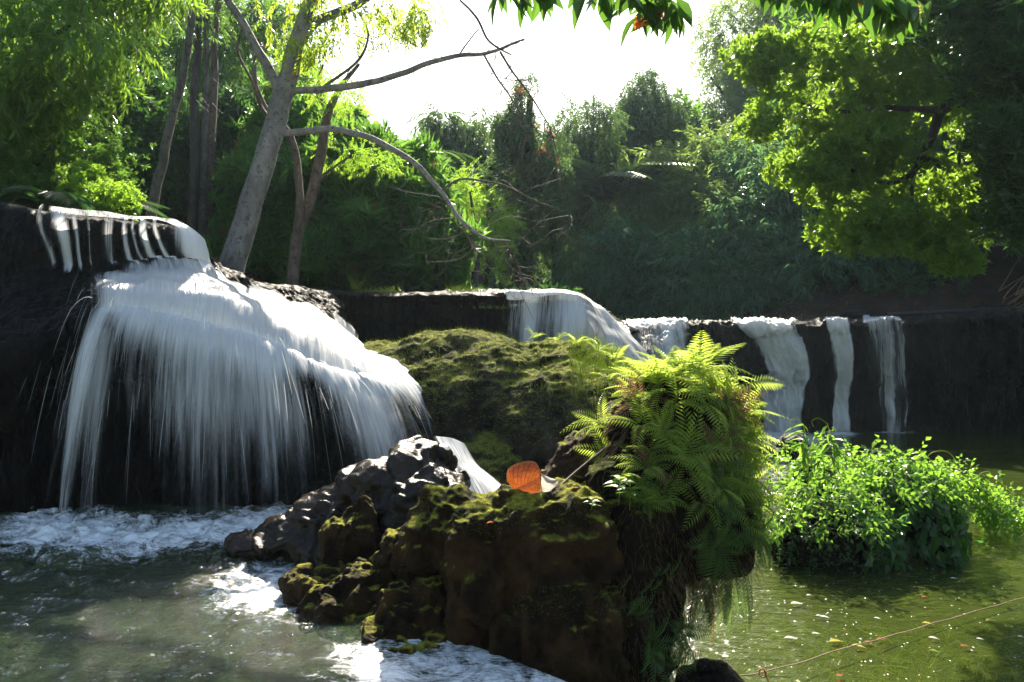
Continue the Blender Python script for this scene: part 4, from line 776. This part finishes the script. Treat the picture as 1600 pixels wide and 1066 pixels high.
# ------------------------------------------------------------------ leaves hanging into the frame at the top
LEAF = leaf_t(1, .34, .10, .25, fine=True)
M_near = leafmat('hanging_leaf', (.015, .045, .010), (.035, .085, .016), (.16, .34, .02), .34, .3)
M_flower = leafmat('orange_flower', (.65, .14, .02), (.8, .24, .04), (.9, .35, .06), .4, .6)
OV = [('small leafy sprig hanging at the top just right of the pale tree', [(790, -12, 9), (815, -8, 7), (845, 0, 14)], 0, 0), ('leafy sprig with long pointed leaves hanging in the bright sky', [(915, -5, 8), (940, 8, 10), (985, 5, 12), (1020, 22, 18), (1050, 30, 16), (985, 42, 3)], 2, 1),
      ('wide leafy branch with orange flowers hanging before the right crown', [(1205, -5, 12), (1245, -2, 14), (1290, 0, 14), (1330, 5, 18), (1370, 18, 18), (1410, 30, 20)], 2, 2)]
for k, (lb, cl, nf, sd) in enumerate(OV):
    Y = 2.9; e = empty('leafy_branch', P(cl[0][0], -60, Y), lb, 'branch'); g = np.random.default_rng(70 + sd); m = MB(); br = MB()
    br.tube([P(cl[0][0] - 60, -110, Y)] + [P(x, y - 35, Y) for x, y, n in cl], .006, 6); br.build('twig', M_brownb, e, True)
    for (x, y, n) in cl:
        c = P(x, y - 22, Y) + g.normal(size=(n, 3)) * (.022, .04, .02)
        X = np.stack([g.normal(0, .38, n), g.normal(0, .45, n), -1 + g.uniform(-.1, .5, n)], 1)
        m.add(*inst(LEAF, c, X, rdir(n, g) + (0, -.6, 0), g.uniform(.075, .145, n)))
    m.build('foliage', M_near, e)
    for f in range(nf):
        x, y, n = cl[-1 - 2 * f] if k == 1 else cl[-1 - 2 * f]; c = P(x + 14, y - 6, Y - .03); mm = MB()
        mm.add(*inst(leaf_t(1, .35), np.tile(c, (46, 1)) + g.normal(size=(46, 3)) * .007, rdir(46, g), None, g.uniform(.015, .035, 46))); mm.build('flower', M_flower, e)
# ------------------------------------------------------------------ ferns (prototypes stand along +Z)
FT_A = [frond_t(14, .25, a, s, .17, .005) for a, s in ((.7, 1), (1.0, 2), (1.3, 3))]
def fern_proto(seed, n, el=(.5, 1.25)):
    g = np.random.default_rng(seed); m = MB(); a = np.arange(n) * 2.4 + g.uniform(-.4, .4, n); e_ = g.uniform(*el, n)
    X = np.stack([np.cos(a) * np.cos(e_), np.sin(a) * np.cos(e_), np.sin(e_)], 1); s_ = g.uniform(.7, 1.1, n)
    for i in range(n): m.add(*inst(FT_A[g.integers(3)], np.zeros((1, 3)), X[i:i + 1], None, s_[i]))
    return np.concatenate(m.V), merge(m.F)
protos = [fern_proto(s, n) for s, n in ((1, 7), (2, 9), (3, 6), (4, 8))]
def align(up, spin):
    z = Vector(up).normalized(); return z.to_track_quat('Z', 'Y').to_matrix().to_4x4() @ Matrix.Rotation(spin, 4, 'Z')
fern_src = {}
def fern(p, up, scale, spin, label, group=None, mat=None, k=0, name='fern', cat='fern'):
    key = (k % 4, (mat or M_fern).name)
    if key not in fern_src: 
        o = mesh_obj(name, protos[key[0]][0], protos[key[0]][1], mat or M_fern, origin=np.zeros(3)); fern_src[key] = o
    else: o = fern_src[key].copy(); scene.collection.objects.link(o); o.name = name
    o.matrix_world = Matrix.Translation(Vector(p)) @ align(up, spin) @ Matrix.Scale(scale, 4)
    return tag(o, label, cat, group)
def to_px(V): return 800 + F * V[:, 0] / V[:, 1], HZ - F * (V[:, 2] - CZ) / V[:, 1]
g = np.random.default_rng(11)
def scatter(V, N, mask, n, mind):
    idx = np.nonzero(mask)[0]; g.shuffle(idx); out = []
    for i in idx:
        if all(np.linalg.norm(V[i] - V[j]) > mind for j in out): out.append(i)
        if len(out) >= n: break
    return out
px, py = to_px(CV)
up_ = scatter(CV, CN, (CN[:, 2] > .15) & (py < 790) & (px > 995) & (fbm(CV, 4, 2, 3) > -.25), 50, .07)
for k, i in enumerate(up_):
    u = CN[i] * .8 + np.array((.1, -.15, .7)) + g.normal(size=3) * .25
    fern(CV[i] - CN[i] * .01, u, g.uniform(.16, .30), g.uniform(0, 6.28), 'sunlit yellow green fern on the crowded top of the dark rooty mound', 'sunlit ferns crowding the rooty mound', k=k)
sd_ = scatter(CV, CN, (CN[:, 2] < .3) & (CN[:, 2] > -.5) & (px > 1000) & (py < 850) & (CN[:, 1] < .3) & ((px > 1100) | (fbm(CV, 5, 2, 9) > .12)), 26, .09)
for k, i in enumerate(sd_):
    u = CN[i] * .9 + np.array((.25, -.1, .1)) + g.normal(size=3) * .25
    fern(CV[i], u, g.uniform(.15, .27), g.uniform(0, 6.28), 'green fern drooping from the side face of the dark rooty mound', 'ferns drooping from the side of the rooty mound', k=k + 1, mat=M_fern if py[i] < 740 else M_ferndark)  # lower ferns take the copy with shade in its colour
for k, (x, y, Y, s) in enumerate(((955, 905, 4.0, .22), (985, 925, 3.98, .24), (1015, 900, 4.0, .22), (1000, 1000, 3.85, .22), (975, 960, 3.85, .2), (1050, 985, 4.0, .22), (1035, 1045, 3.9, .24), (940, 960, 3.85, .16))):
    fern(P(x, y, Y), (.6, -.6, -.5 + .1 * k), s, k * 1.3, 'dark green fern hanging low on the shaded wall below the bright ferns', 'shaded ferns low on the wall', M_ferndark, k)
for k in range(7):
    i = up_[k * 5]; fern(CV[i], CN[i] * .5 + g.normal(size=3) * .5 + (.1, -.5, .2), g.uniform(.18, .28), g.uniform(0, 6.28), 'withered brown fern frond among the green ones on the rooty mound', 'withered ferns in the clump', M_dry, k)
fern(P(1030, 610, 4.4), (-.05, 0, 1), .38, .4, 'tallest fern frond pointing straight up left of the clump top', None, None, 2)
for k, (x, y, s_) in enumerate(((1065, 590, .30), (1095, 592, .34), (1110, 605, .28), (1045, 600, .26))):
    fern(P(x, y, 4.45), (.15 * (k - 1.5), -.05, 1), s_, k * 1.7, 'upright sunlit fern at the very peak of the fern clump', 'upright ferns at the clump peak', None, k)
fern(P(1120, 640, 4.4), (.8, -.1, .35), .30, 1.0, 'fern with long fronds reaching right toward the far falls', None, None, 1)
fern(P(945, 668, 4.75), (-.5, -.3, .6), .26, 2., 'bright fern at the left side of the clump above the dead stick', None, None, 0)
fern(P(960, 715, 4.6), (-.6, -.4, .4), .22, 3., 'small bright fern where the dead stick ends', None, None, 3)
for k, (x, y, Y, s) in enumerate(((935, 545, 6.6, .2), (960, 560, 6.6, .22), (975, 585, 6.5, .22), (900, 535, 6.9, .16), (870, 528, 7.2, .15), (835, 524, 7.4, .14), (950, 590, 6.3, .2), (990, 600, 6.4, .22))):
    fern(P(x, y + 6, Y), (.1, -.2, 1), s, k, 'small lit fern along the right shoulder of the mossy dome', 'small ferns along the mossy dome edge', None, k)
# single lit frond and seedlings in front
def lone_frond(name, p, X, L, mat, label, Zh=(0, 0, 1.), T=None, cat='fern'):
    V, Fs = inst(T or FT_A[0], [p], [X], [Zh], L); return tag(mesh_obj(name, V, Fs, mat), label, cat)
lone_frond('fern_frond', P(930, 835, 3.95), (1, .1, .1), .22, M_fern, 'single lit frond sticking out right of the large boulder', (.0, -.9, .5))
lone_frond('fern_frond', P(1150, 812, 4.1), (1, 0, -.35), .23, M_fern, 'bright frond jutting right over the water at the clump side', (.2, -.8, .5))
lone_frond('fern_frond', P(1165, 600, 4.4), (1, 0, .12), .24, M_fern, 'long frond tip pointing right before the far falls', (.2, -.8, .5))
for k, (x, y, Y, L) in enumerate(((968, 765, 3.95, .08), (985, 775, 3.95, .075), (925, 790, 3.9, .045))):
    e = empty('seedling', P(x, y, Y), ('broad leaved seedling beside the flat top of the large boulder', 'second broad leaved seedling against the shaded fern wall', 'tiny pale leaved sprig on the right face of the large boulder')[k], 'plant'); n = 7
    a = np.arange(n) * 2.4; m = MB(); c = P(x, y, Y); m.add(*inst(leaf_t(1, .45, .08, .3, True), np.tile(c, (n, 1)) + np.stack([0 * a, 0 * a, np.linspace(0, L * .6, n)], 1), np.stack([np.cos(a), np.sin(a) * .6, .2 + 0 * a], 1), None, L)); m.build('leaves', M_creeper, e)
    m = MB(); m.tube([c - (0, -.03, L), c, c + (0, 0, L * .6)], .002, 5); m.build('stem', M_grass, e)
# hanging withered fronds under the overhang
for k in range(26):
    x = g.uniform(1050, 1160); y = g.uniform(850, 900); X = (g.uniform(-.05, .55), g.uniform(-.3, .2), -1)
    lone_frond('hanging_frond', P(x, y, g.uniform(4.1, 4.4)), X, g.uniform(.25, .48), M_dry if k % 3 == 0 else M_ferndark, 'dark withered frond dangling from the overhang above the pool', (1, -1, 0), frond_t(20, .14, .5, k, .22, .005))['group'] = 'dangling fronds under the overhang'
def strand_stuff(name, label, pts0, dirs, L, r, mat, seed, curl=.35, seg=5, kind='stuff', parent=None):
    g_ = np.random.default_rng(seed); n = len(pts0); s = np.linspace(0, 1, seg); d = nrm(dirs); p = [pts0]
    for i in range(seg - 1): d = nrm(d + g_.normal(size=(n, 3)) * curl * .5 + (0, 0, -.06)); p.append(p[-1] + d * (L / (seg - 1))[:, None])
    p = np.stack(p, 1); side = rdir(n, g_)[:, None] * (r * (1 - .8 * s))[None, :, None]; side2 = np.cross(nrm(np.gradient(p, axis=1)), side)
    V = np.stack([p + side, p - side * .5 + side2 * .8, p - side * .5 - side2 * .8], 2).reshape(-1, 3)
    base = (np.arange(n) * seg * 3)[:, None, None] + (np.arange(seg - 1) * 3)[None, :, None]; j = np.arange(3)[None, None]
    f = np.stack([base + j, base + (j + 1) % 3, base + (j + 1) % 3 + 3, base + j + 3], -1).reshape(-1, 4)
    return tag(mesh_obj(name, V, [f], mat, parent), label, None, None, kind)
sel = np.nonzero((px > 930) & (CN[:, 1] < .3))[0]; sel = g.choice(sel, 3200); 
strand_stuff('rootlets', 'brown dry rootlets hanging over the shaded mound face', CV[sel], CN[sel] * .5 + (0, 0, -.9) + g.normal(size=(len(sel), 3)) * .3, g.uniform(.05, .2, len(sel)), .0012, M_dry, 5)
n = 90; strand_stuff('rootlets', 'thin dark rootlets dangling below the overhang', np.stack([P(x, y, Y) for x, y, Y in zip(g.uniform(1040, 1160, n), g.uniform(840, 890, n), g.uniform(4.1, 4.5, n))]), np.tile((.1, 0, -1.), (n, 1)) + g.normal(size=(n, 3)) * .15, g.uniform(.1, .42, n), .0013, M_dry, 6)
# moss and grass fuzz
px2, py2 = to_px(DV); sel = np.nonzero((DN[:, 2] > .25) & (DN[:, 1] < .5))[0]; sel = g.choice(sel, 9000)
strand_stuff('moss', 'short moss and grass fuzz over the mossy dome', DV[sel], DN[sel] + g.normal(size=(len(sel), 3)) * .5, g.uniform(.015, .05, len(sel)), .0022, M_grass, 7, seg=3)
sel = np.nonzero((DN[:, 2] > .2) & (px2 > 890) & (py2 < 620))[0]
if len(sel): sel = g.choice(sel, 1800); strand_stuff('grass', 'brighter grass blades at the right shoulder of the dome', DV[sel], DN[sel] * .5 + (0, 0, .8) + g.normal(size=(len(sel), 3)) * .4, g.uniform(.05, .16, len(sel)), .003, M_grass, 8, seg=4)
sel = np.nonzero((BN[:, 2] > .5))[0]; sel = g.choice(sel, 5000)
strand_stuff('moss', 'short dry moss on the flat top of the large boulder', BV[sel], BN[sel] + g.normal(size=(len(sel), 3)) * .6, g.uniform(.006, .018, len(sel)), .0009, M_grass, 9, seg=3)
# little plants along the ledge rims
for k, (x, y, Y, h, lb) in enumerate(((556, 452, 9.8, .20, 'spiky little plant standing on the ledge rim'), (605, 456, 9.9, .10, 'low grass tuft on the middle of the ledge rim'), (718, 456, 9.9, .12, 'yellow green tuft on the ledge rim before the centre'), (735, 456, 9.9, .06, 'tiny leafy sprout right of the yellow tuft on the rim'), (770, 482, 9.75, .06, 'tiny sprig on the wall left of the middle waterfall'), (575, 456, 9.85, .06, 'short flat grass patch beside the spiky plant'))):
    n = 60 if k else 24; c = np.tile(P(x, y, Y), (n, 1)) + g.normal(size=(n, 3)) * (.10 if k else .02, .03, .004)
    o = strand_stuff('grass_tuft', lb, c, g.normal(size=(n, 3)) * (.5, .5, .3) + (0, 0, 1 if k != 0 else 1.4), g.uniform(.5, 1, n) * h, .005, M_grass, 20 + k, seg=4); del o['kind']; o['category'] = 'plant'
# ------------------------------------------------------------------ vines on the islet
HEART = [combine([inst(leaf_t(1, .72, .12, .3), [(0, 0, 0)], [(1, 0, 0)])])]
ipx, ipy = to_px(IV); spray_c = [spray_t(6, .36, .62, s, .5, 1.1) for s in (31, 32, 33)]
def vine_mat(name, label, mask, n, size, mat, T, out=(.02, .10), droop=.5, seed=1, cat='vine'):
    g_ = np.random.default_rng(seed); idx = np.nonzero(mask)[0]; idx = g_.choice(idx, n); p = IV[idx] + IN[idx] * g_.uniform(*out, n)[:, None]
    X = nrm(IN[idx] * .5 + (0, -.1, -droop) + g_.normal(size=(n, 3)) * .55); m = MB(); sel_ = g_.integers(0, len(T), n)
    for i, t in enumerate(T):
        q = sel_ == i; m.add(*inst(t, p[q], X[q], IN[idx][q] + g_.normal(size=(q.sum(), 3)) * .35, size * g_.uniform(.6, 1.2, q.sum())))
    e = empty(name, p.mean(0) * (1, 1, 0) + (0, 0, p[:, 2].min()), label, cat); m.build('leaves', mat, e)
    m2 = MB()
    for _ in range(14):
        i = g_.choice(idx); q = IV[i] + IN[i] * .08; m2.tube([q, q + nrm(IN[i] + g_.normal(size=3) * .5) * .12 + (0, 0, .02), q + nrm(IN[i] + g_.normal(size=3) * .8) * .22 + (0, 0, -.03)], .0025, 4, 3)
    m2.build('stems', M_twig, e); return e
ZI = IV[:, 2]
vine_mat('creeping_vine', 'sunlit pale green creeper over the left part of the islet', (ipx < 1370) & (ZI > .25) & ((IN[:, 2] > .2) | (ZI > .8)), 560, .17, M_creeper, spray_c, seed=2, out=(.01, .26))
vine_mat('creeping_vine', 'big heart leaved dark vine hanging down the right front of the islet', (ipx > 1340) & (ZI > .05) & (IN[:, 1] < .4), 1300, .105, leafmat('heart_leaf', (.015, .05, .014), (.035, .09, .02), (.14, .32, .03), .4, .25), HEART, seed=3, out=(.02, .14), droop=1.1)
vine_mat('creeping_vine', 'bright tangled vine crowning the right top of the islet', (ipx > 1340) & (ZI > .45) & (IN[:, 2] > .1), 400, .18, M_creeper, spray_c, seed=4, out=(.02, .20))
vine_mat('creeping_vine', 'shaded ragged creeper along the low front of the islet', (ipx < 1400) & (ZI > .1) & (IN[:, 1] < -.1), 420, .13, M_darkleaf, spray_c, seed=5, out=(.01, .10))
for k, (x, y, Y, h, n, L, lb) in enumerate(((1262, 740, 7.6, .45, 20, .17, 'tall plant with long hanging leaves at the left top of the islet'), (1305, 735, 7.5, .42, 26, .14, 'tall bright leafy plant next to the long leaved one on the islet'), (1285, 760, 7.3, .28, 26, .12, 'lower leafy plant in front of the two tall islet plants'))):
    e = empty('leafy_plant', P(x, y, Y), lb, 'plant'); c = P(x, y, Y); top = c + (g.uniform(-.08, .08), 0, h); m = MB(); m.tube([c, (c + top) / 2 + (.02, 0, 0), top], (.006, .005, .003), 5)
    m.tube([top, top + (-.08, 0, .05), top + (-.14, 0, .02), top + (-.12, 0, -.03)], .002, 4, 4); m.build('stem', M_grass, e)
    t = g.uniform(.2, 1, n)[:, None]; O = c + (top - c) * t; X = np.stack([g.normal(0, 1, n), g.normal(0, 1, n), g.uniform(-.8, .3, n)], 1)
    m = MB(); m.add(*inst(leaf_t(1, .28, .08, .45, True), O, X, None, L * g.uniform(.6, 1.1, n))); m.build('leaves', M_creeper, e)
for k, (x, y, Y, rx, rz, n, lb) in enumerate(((1552, 792, 7.9, 26, 22, 170, 'low bright leafy shrub on the water right of the islet'), (1500, 755, 8.0, 20, 24, 120, 'small green vine heap at the right shoulder of the islet'), (1600, 806, 8.0, 26, 14, 110, 'little leafy clump at the right edge of the picture'))):
    e = empty('leafy_shrub', P(x, y + rz, Y), lb, 'shrub'); crown(e, [(x, y, Y, rx, rz, .25)], n, spray_c, M_creeper, .16, .2, .6, -.3, 3, .9, 400 + k)
for k, (pts, lb) in enumerate(((((1515, 775), (1530, 742), (1547, 738), (1545, 752)), 'looping tendril right of the islet above the green water'), (((1440, 730), (1455, 708), (1480, 706), (1495, 722)), 'long thin tendril reaching right off the islet top'), (((1535, 770), (1550, 745), (1570, 760), (1585, 775)), 'tendril arching over the low bright shrub'))):
    m = MB(); m.tube([P(x, y, 7.7) for x, y in pts], .0035, 5, 6); tag(m.build('tendril', M_grass, None, True), lb, 'tendril')
# ------------------------------------------------------------------ weeds under the lower pool, things floating on it
n = 15000; Yw = g.uniform(4.3, 8.5, n); xw = g.uniform(.9, 5.5, n); dens = sstep(-1.6, 1.6, (xw - 2.0) * .7 - (Yw - 5.6) * 1.0 + fbm(np.stack([xw, Yw, 0 * xw], 1), 1.2, 2, 3) * 1.6)
k_ = g.uniform(0, 1, n) < .12 + dens; pw = np.stack([xw, Yw, g.uniform(-.28, -.03, n)], 1)[k_]; a = .25 + fbm(pw * (1, 1, 0), .6, 2, 8) * 1.4; nn = len(pw)
strand_stuff('water_weed', 'long golden green weeds trailing below the pool surface', pw, np.stack([-np.cos(a), -np.sin(a) * .6, g.uniform(-.02, .1, nn)], 1), g.uniform(.2, .5, nn), .004, leafmat('water_weed', (.12, .13, .02), (.22, .21, .05), (.4, .42, .08), .3, .7, (.25, .14, .05)), 30, .15, 6)
n = 500; pw = np.stack([g.uniform(1.9, 4.2, n), g.uniform(4.6, 5.6, n), g.uniform(-.02, .0, n)], 1)
strand_stuff('water_weed', 'tips of grass poking through the water at the bottom right', pw, g.normal(size=(n, 3)) * (.5, .3, .1) + (-.8, 0, .35), g.uniform(.08, .22, n), .003, M_grass, 31, .3, 5)
M_float = [plainmat('pale_debris', (.7, .68, .6), (.5, .45, .35), .5, .2), plainmat('yellow_leaf', (.5, .42, .05), (.35, .28, .05), .5, .3), plainmat('rust_leaf', (.38, .10, .03), (.25, .08, .03), .5, .3), plainmat('green_leaf_float', (.25, .34, .03), (.15, .2, .03), .5, .3)]
fl = [(1235, 948, .10, 0), (1295, 1008, .11, 1), (1370, 1005, .08, 2), (1275, 967, .05, 0), (1440, 938, .06, 2), (1440, 978, .08, 1), (1450, 1001, .07, 0), (1330, 1013, .09, 1), (1280, 968, .07, 0), (1485, 908, .06, 0), (1452, 1021, .06, 3), (1500, 1015, .07, 2), (1225, 1002, .09, 0), (1306, 1062, .06, 2), (1525, 1003, .05, 0), (1540, 975, .09, 1), (1268, 995, .06, 0), (1350, 1008, .06, 2), (1260, 935, .05, 0), (1365, 970, .05, 0), (1590, 1000, .05, 0), (1400, 925, .05, 1)]
nm_ = ('pale white', 'yellow', 'rust red', 'green'); seen = {}
for k, (x, y, L, c) in enumerate(fl):
    Y = CZ * F / (y - HZ); p = np.array(((x - 800) * Y / F, Y, .022)); a = g.uniform(-.5, .5)
    V, Fs = inst(leaf_t(1, .42, .08, .1, True), [p], [(math.cos(a), math.sin(a), 0)], None, L)
    tag(mesh_obj('fallen_leaf', V, Fs, M_float[c]), nm_[c] + ' fallen leaf floating on the shallow lower pool', 'leaf', 'fallen leaves on the lower pool')
n = 520; Yw = g.uniform(4.8, 9.5, n); xw = (g.uniform(1120, 1620, n) - 800) * Yw / F; V, Fs = inst(leaf_t(1, .7, .1, 0), np.stack([xw, Yw, np.full(n, .02)], 1), np.stack([g.normal(size=n), g.normal(size=n), 0 * Yw], 1), None, g.uniform(.006, .02, n))
tag(mesh_obj('floating_specks', V, Fs, M_float[0]), 'tiny pale petals and foam flecks drifting on the lower pool', None, None, 'stuff')
n = 26
for k, (x, y, r) in enumerate(((1318, 883, .06), (1365, 879, .08), (1340, 874, .05), (1395, 876, .05))):
    Y = CZ * F / (y - HZ); a = np.linspace(0, 2 * math.pi, 18)[:-1]; V = np.concatenate([[(0, 0, .004)], np.stack([np.cos(a) * r * (1 + .1 * np.sin(3 * a + k)), np.sin(a) * r, 0 * a], 1)]) + ((x - 800) * Y / F, Y, .018)
    f = np.stack([np.zeros(17, int), 1 + np.arange(17), 1 + (np.arange(17) + 1) % 17], 1); tag(mesh_obj('lily_pad', V, [f], M_midleaf), 'small round pad leaf floating in the shade before the islet', 'leaf', 'pad leaves before the islet')
# tan string lying across the water
m = MB(); m.tube([(.95, 4.55, .03), (1.25, 4.72, .06), P(1188, 1053, 4.74), P(1300, 1018, 5.05), P(1400, 990, 5.35), P(1500, 962, 5.7), P(1600, 936, 6.05), P(1720, 905, 6.5)], .003, 6, 10, .012)
e = empty('stem', P(1188, 1053, 4.7), 'thin reddish tan stem running across the bottom right water', 'stem'); m.build('strand', plainmat('tan_stem', (.22, .11, .06), (.14, .065, .035), .6), e, True)
m = MB(); a = np.linspace(0, 7.5, 12); c = P(1190, 1050, 4.68); m.tube([c + (.018 * math.cos(t), -.004 * t, .022 * math.sin(t)) for t in a] + [c + (.03, -.02, -.04), c + (.05, -.02, -.09)], .004, 5, 4); m.build('curl', plainmat('red_stem', (.40, .12, .06), (.25, .08, .04), .5), e, True)
# ------------------------------------------------------------------ the curled dead leaf and stick on the large boulder
def leaf_surface(outline_pts, n1=14, n2=16): pass
Yl = 4.12
def blade(c0, c1, c2, c3, depth, bulge, name, mat, e):
    """soft rounded blade between a midrib (c0->c1) and an outer edge (c2->c3 arc)"""
    u = np.linspace(0, 1, 18); v = np.linspace(0, 1, 12); mid = cr(np.array(c0), np.linspace(0, len(c0) - 1, 18)); out = cr(np.array(c1), np.linspace(0, len(c1) - 1, 18))
    G = mid[None] * (1 - v)[:, None, None] + out[None] * v[:, None, None]; G = G + np.array((0, -1, 0)) * (bulge * np.sin(v * math.pi)[:, None] * np.sin(u * math.pi)[None] + .004 * np.sin(u * 30)[None] * v[:, None])[..., None]
    V = G.reshape(-1, 3); V2 = V + (0, .0025, 0); f = gfaces(12, 18); uv = np.stack(np.meshgrid(u, v), -1).reshape(-1, 2)
    return mesh_obj(name, V, [f], mat, e, True, uv=uv)
m_, nt, out_ = newmat('veined_leaf'); uv = nd(nt, 'ShaderNodeUVMap', uv_map='UVMap').outputs[0]; sp = nd(nt, 'ShaderNodeSeparateXYZ', {0: uv})
w = mth(nt, 'SINE', mth(nt, 'MULTIPLY', mth(nt, 'SUBTRACT', sp.outputs[0], mth(nt, 'MULTIPLY', sp.outputs[1], .25)), 62)); w = rng_map(nt, w, .75, 1.0)
col = mixc(nt, rng_map(nt, noise(nt, uv, 9, 5), .35, .7), (.17, .042, .006), (.09, .018, .004)); col = mixc(nt, w, col, (.04, .012, .006)); col = mixc(nt, rng_map(nt, sp.outputs[1], .88, 1), col, (.16, .06, .02))
b1 = nd(nt, 'ShaderNodeBsdfPrincipled', {'Base Color': col, 'Roughness': .55}); b2 = nd(nt, 'ShaderNodeBsdfTranslucent', {'Color': mixc(nt, 1, (1.9, 1.9, 1.9), col, 'MULTIPLY')})
nt.links.new(nd(nt, 'ShaderNodeMixShader', {0: .42, 1: b1.outputs[0], 2: b2.outputs[0]}).outputs[0], out_.inputs[0]); M_vein = m_
e = empty('dead_leaf', P(830, 770, Yl), 'large curled orange and grey dead leaf standing on the boulder top', 'leaf')
blade([P(803, 765, Yl), P(822, 756, Yl - .02), P(846, 744, Yl)], [P(792, 752, Yl), P(794, 733, Yl + .01), P(815, 722, Yl + .02), P(836, 722, Yl + .02), P(846, 740, Yl)], 0, 0, 0, .02, 'upper_blade', M_vein, e)
blade([P(803, 765, Yl), P(822, 756, Yl - .02), P(846, 744, Yl)], [P(805, 768, Yl), P(822, 769, Yl - .02), P(842, 769, Yl - .01), P(846, 748, Yl)], 0, 0, 0, .01, 'lower_blade', M_vein, e)
blade([P(843, 738, Yl), P(845, 752, Yl), P(848, 769, Yl)], [P(850, 742, Yl + .02), P(858, 746, Yl + .03), P(872, 752, Yl + .03), P(866, 762, Yl + .01), P(856, 770, Yl)], 0, 0, 0, .015, 'curled_edge', plainmat('grey_leaf', (.42, .38, .33), (.28, .24, .2), .7, .3, 30), e)
m = MB(); m.tube([P(868, 766, 4.1), P(900, 737, 4.3), P(948, 698, 4.5)], (.007, .006, .004), 6, 4); tag(m.build('stick', M_twig, None, True), 'thin dead stick leaning from the dead leaf up into the ferns', 'stick')
for k, (x, y, Y, lb) in enumerate(((892, 764, 4.1, 'tiny orange leaf scrap lying under the dead stick'), (760, 818, 3.9, 'small reddish leaf scrap stuck on the front face of the large boulder'), (720, 848, 4.15, 'brown leaf scrap caught between the two dark boulders'))):
    V, Fs = inst(leaf_t(1, .5, .15, .2, True), [P(x, y, Y)], [(1, -.2, .4)], None, .04); tag(mesh_obj('leaf_scrap', V, Fs, M_float[2]), lb, 'leaf')
# pipe on the far right bank and straw heap
m = MB(); m.tube([P(1385, 492, 14.6), P(1450, 489, 14.8), P(1530, 485, 14.8), P(1620, 482, 14.6)], .035, 8, 5); tag(m.build('pipe', plainmat('black_pipe', (.02, .02, .022), None, .5), None, True), 'black pipe lying along the top of the right ledge', 'pipe')
n = 50; c = np.stack([P(x, y, 13.6) for x, y in zip(g.uniform(1560, 1640, n), g.uniform(455, 490, n))]); o = strand_stuff('straw_heap', 'heap of dry straw coloured stalks at the right edge of the bank', c, g.normal(size=(n, 3)) * .2 + (.8, 0, .6), g.uniform(.3, .9, n), .012, plainmat('straw', (.15, .10, .05), (.1, .065, .03), .8), 40, .1, 4); del o['kind']; o['category'] = 'stalks'
# leaf litter and low growth on the plateau
n = 9000; yw = g.uniform(9, 21, n); xw = g.uniform(-7, 9, n); zz = ground_z(xw, yw); q = zz > 1.2; V, Fs = inst(leaf_t(1, .5, .15, .2), np.stack([xw, yw, zz + .02], 1)[q], rdir(q.sum(), g) * (1, 1, .3), None, g.uniform(.05, .12, q.sum()))
tag(mesh_obj('leaf_litter', V, Fs, leafmat('litter', (.10, .055, .025), (.18, .10, .04), (.2, .12, .04), .2, .7)), 'brown fallen leaves covering the ground behind the ledges', None, None, 'stuff')
n = 2600; yw = g.uniform(12.5, 22, n); xw = g.uniform(-8, 9, n); zz = ground_z(xw, yw); q = (zz > 1.2) & (yw > np.interp(xw, LX, LY) + 2.2); m = MB(); m.add(*inst(W_ROUND[0], np.stack([xw, yw, zz + .08], 1)[q], rdir(q.sum(), g) * (1, 1, .4) + (0, 0, .5), None, g.uniform(.12, .3, q.sum())))
tag(m.build('undergrowth', M_darkleaf), 'dark low undergrowth on the forest floor', None, None, 'stuff')
# ------------------------------------------------------------------ air
hv = bpy.data.meshes.new('haze'); import bmesh
bm = bmesh.new(); bmesh.ops.create_cube(bm, size=1.0)
for v in bm.verts: v.co = Vector((v.co.x * 200, 62 + v.co.y * 170, 10.5 + v.co.z * 25))
bm.to_mesh(hv); bm.free(); ho = bpy.data.objects.new('haze', hv); scene.collection.objects.link(ho); ho['kind'] = 'stuff'
hm, nt, out_ = newmat('haze_air'); nt.links.new(nd(nt, 'ShaderNodeVolumePrincipled', {'Color': (.6, .8, 1.0, 1), 'Density': .0004, 'Anisotropy': .5}).outputs[0], out_.inputs['Volume']); hv.materials.append(hm)
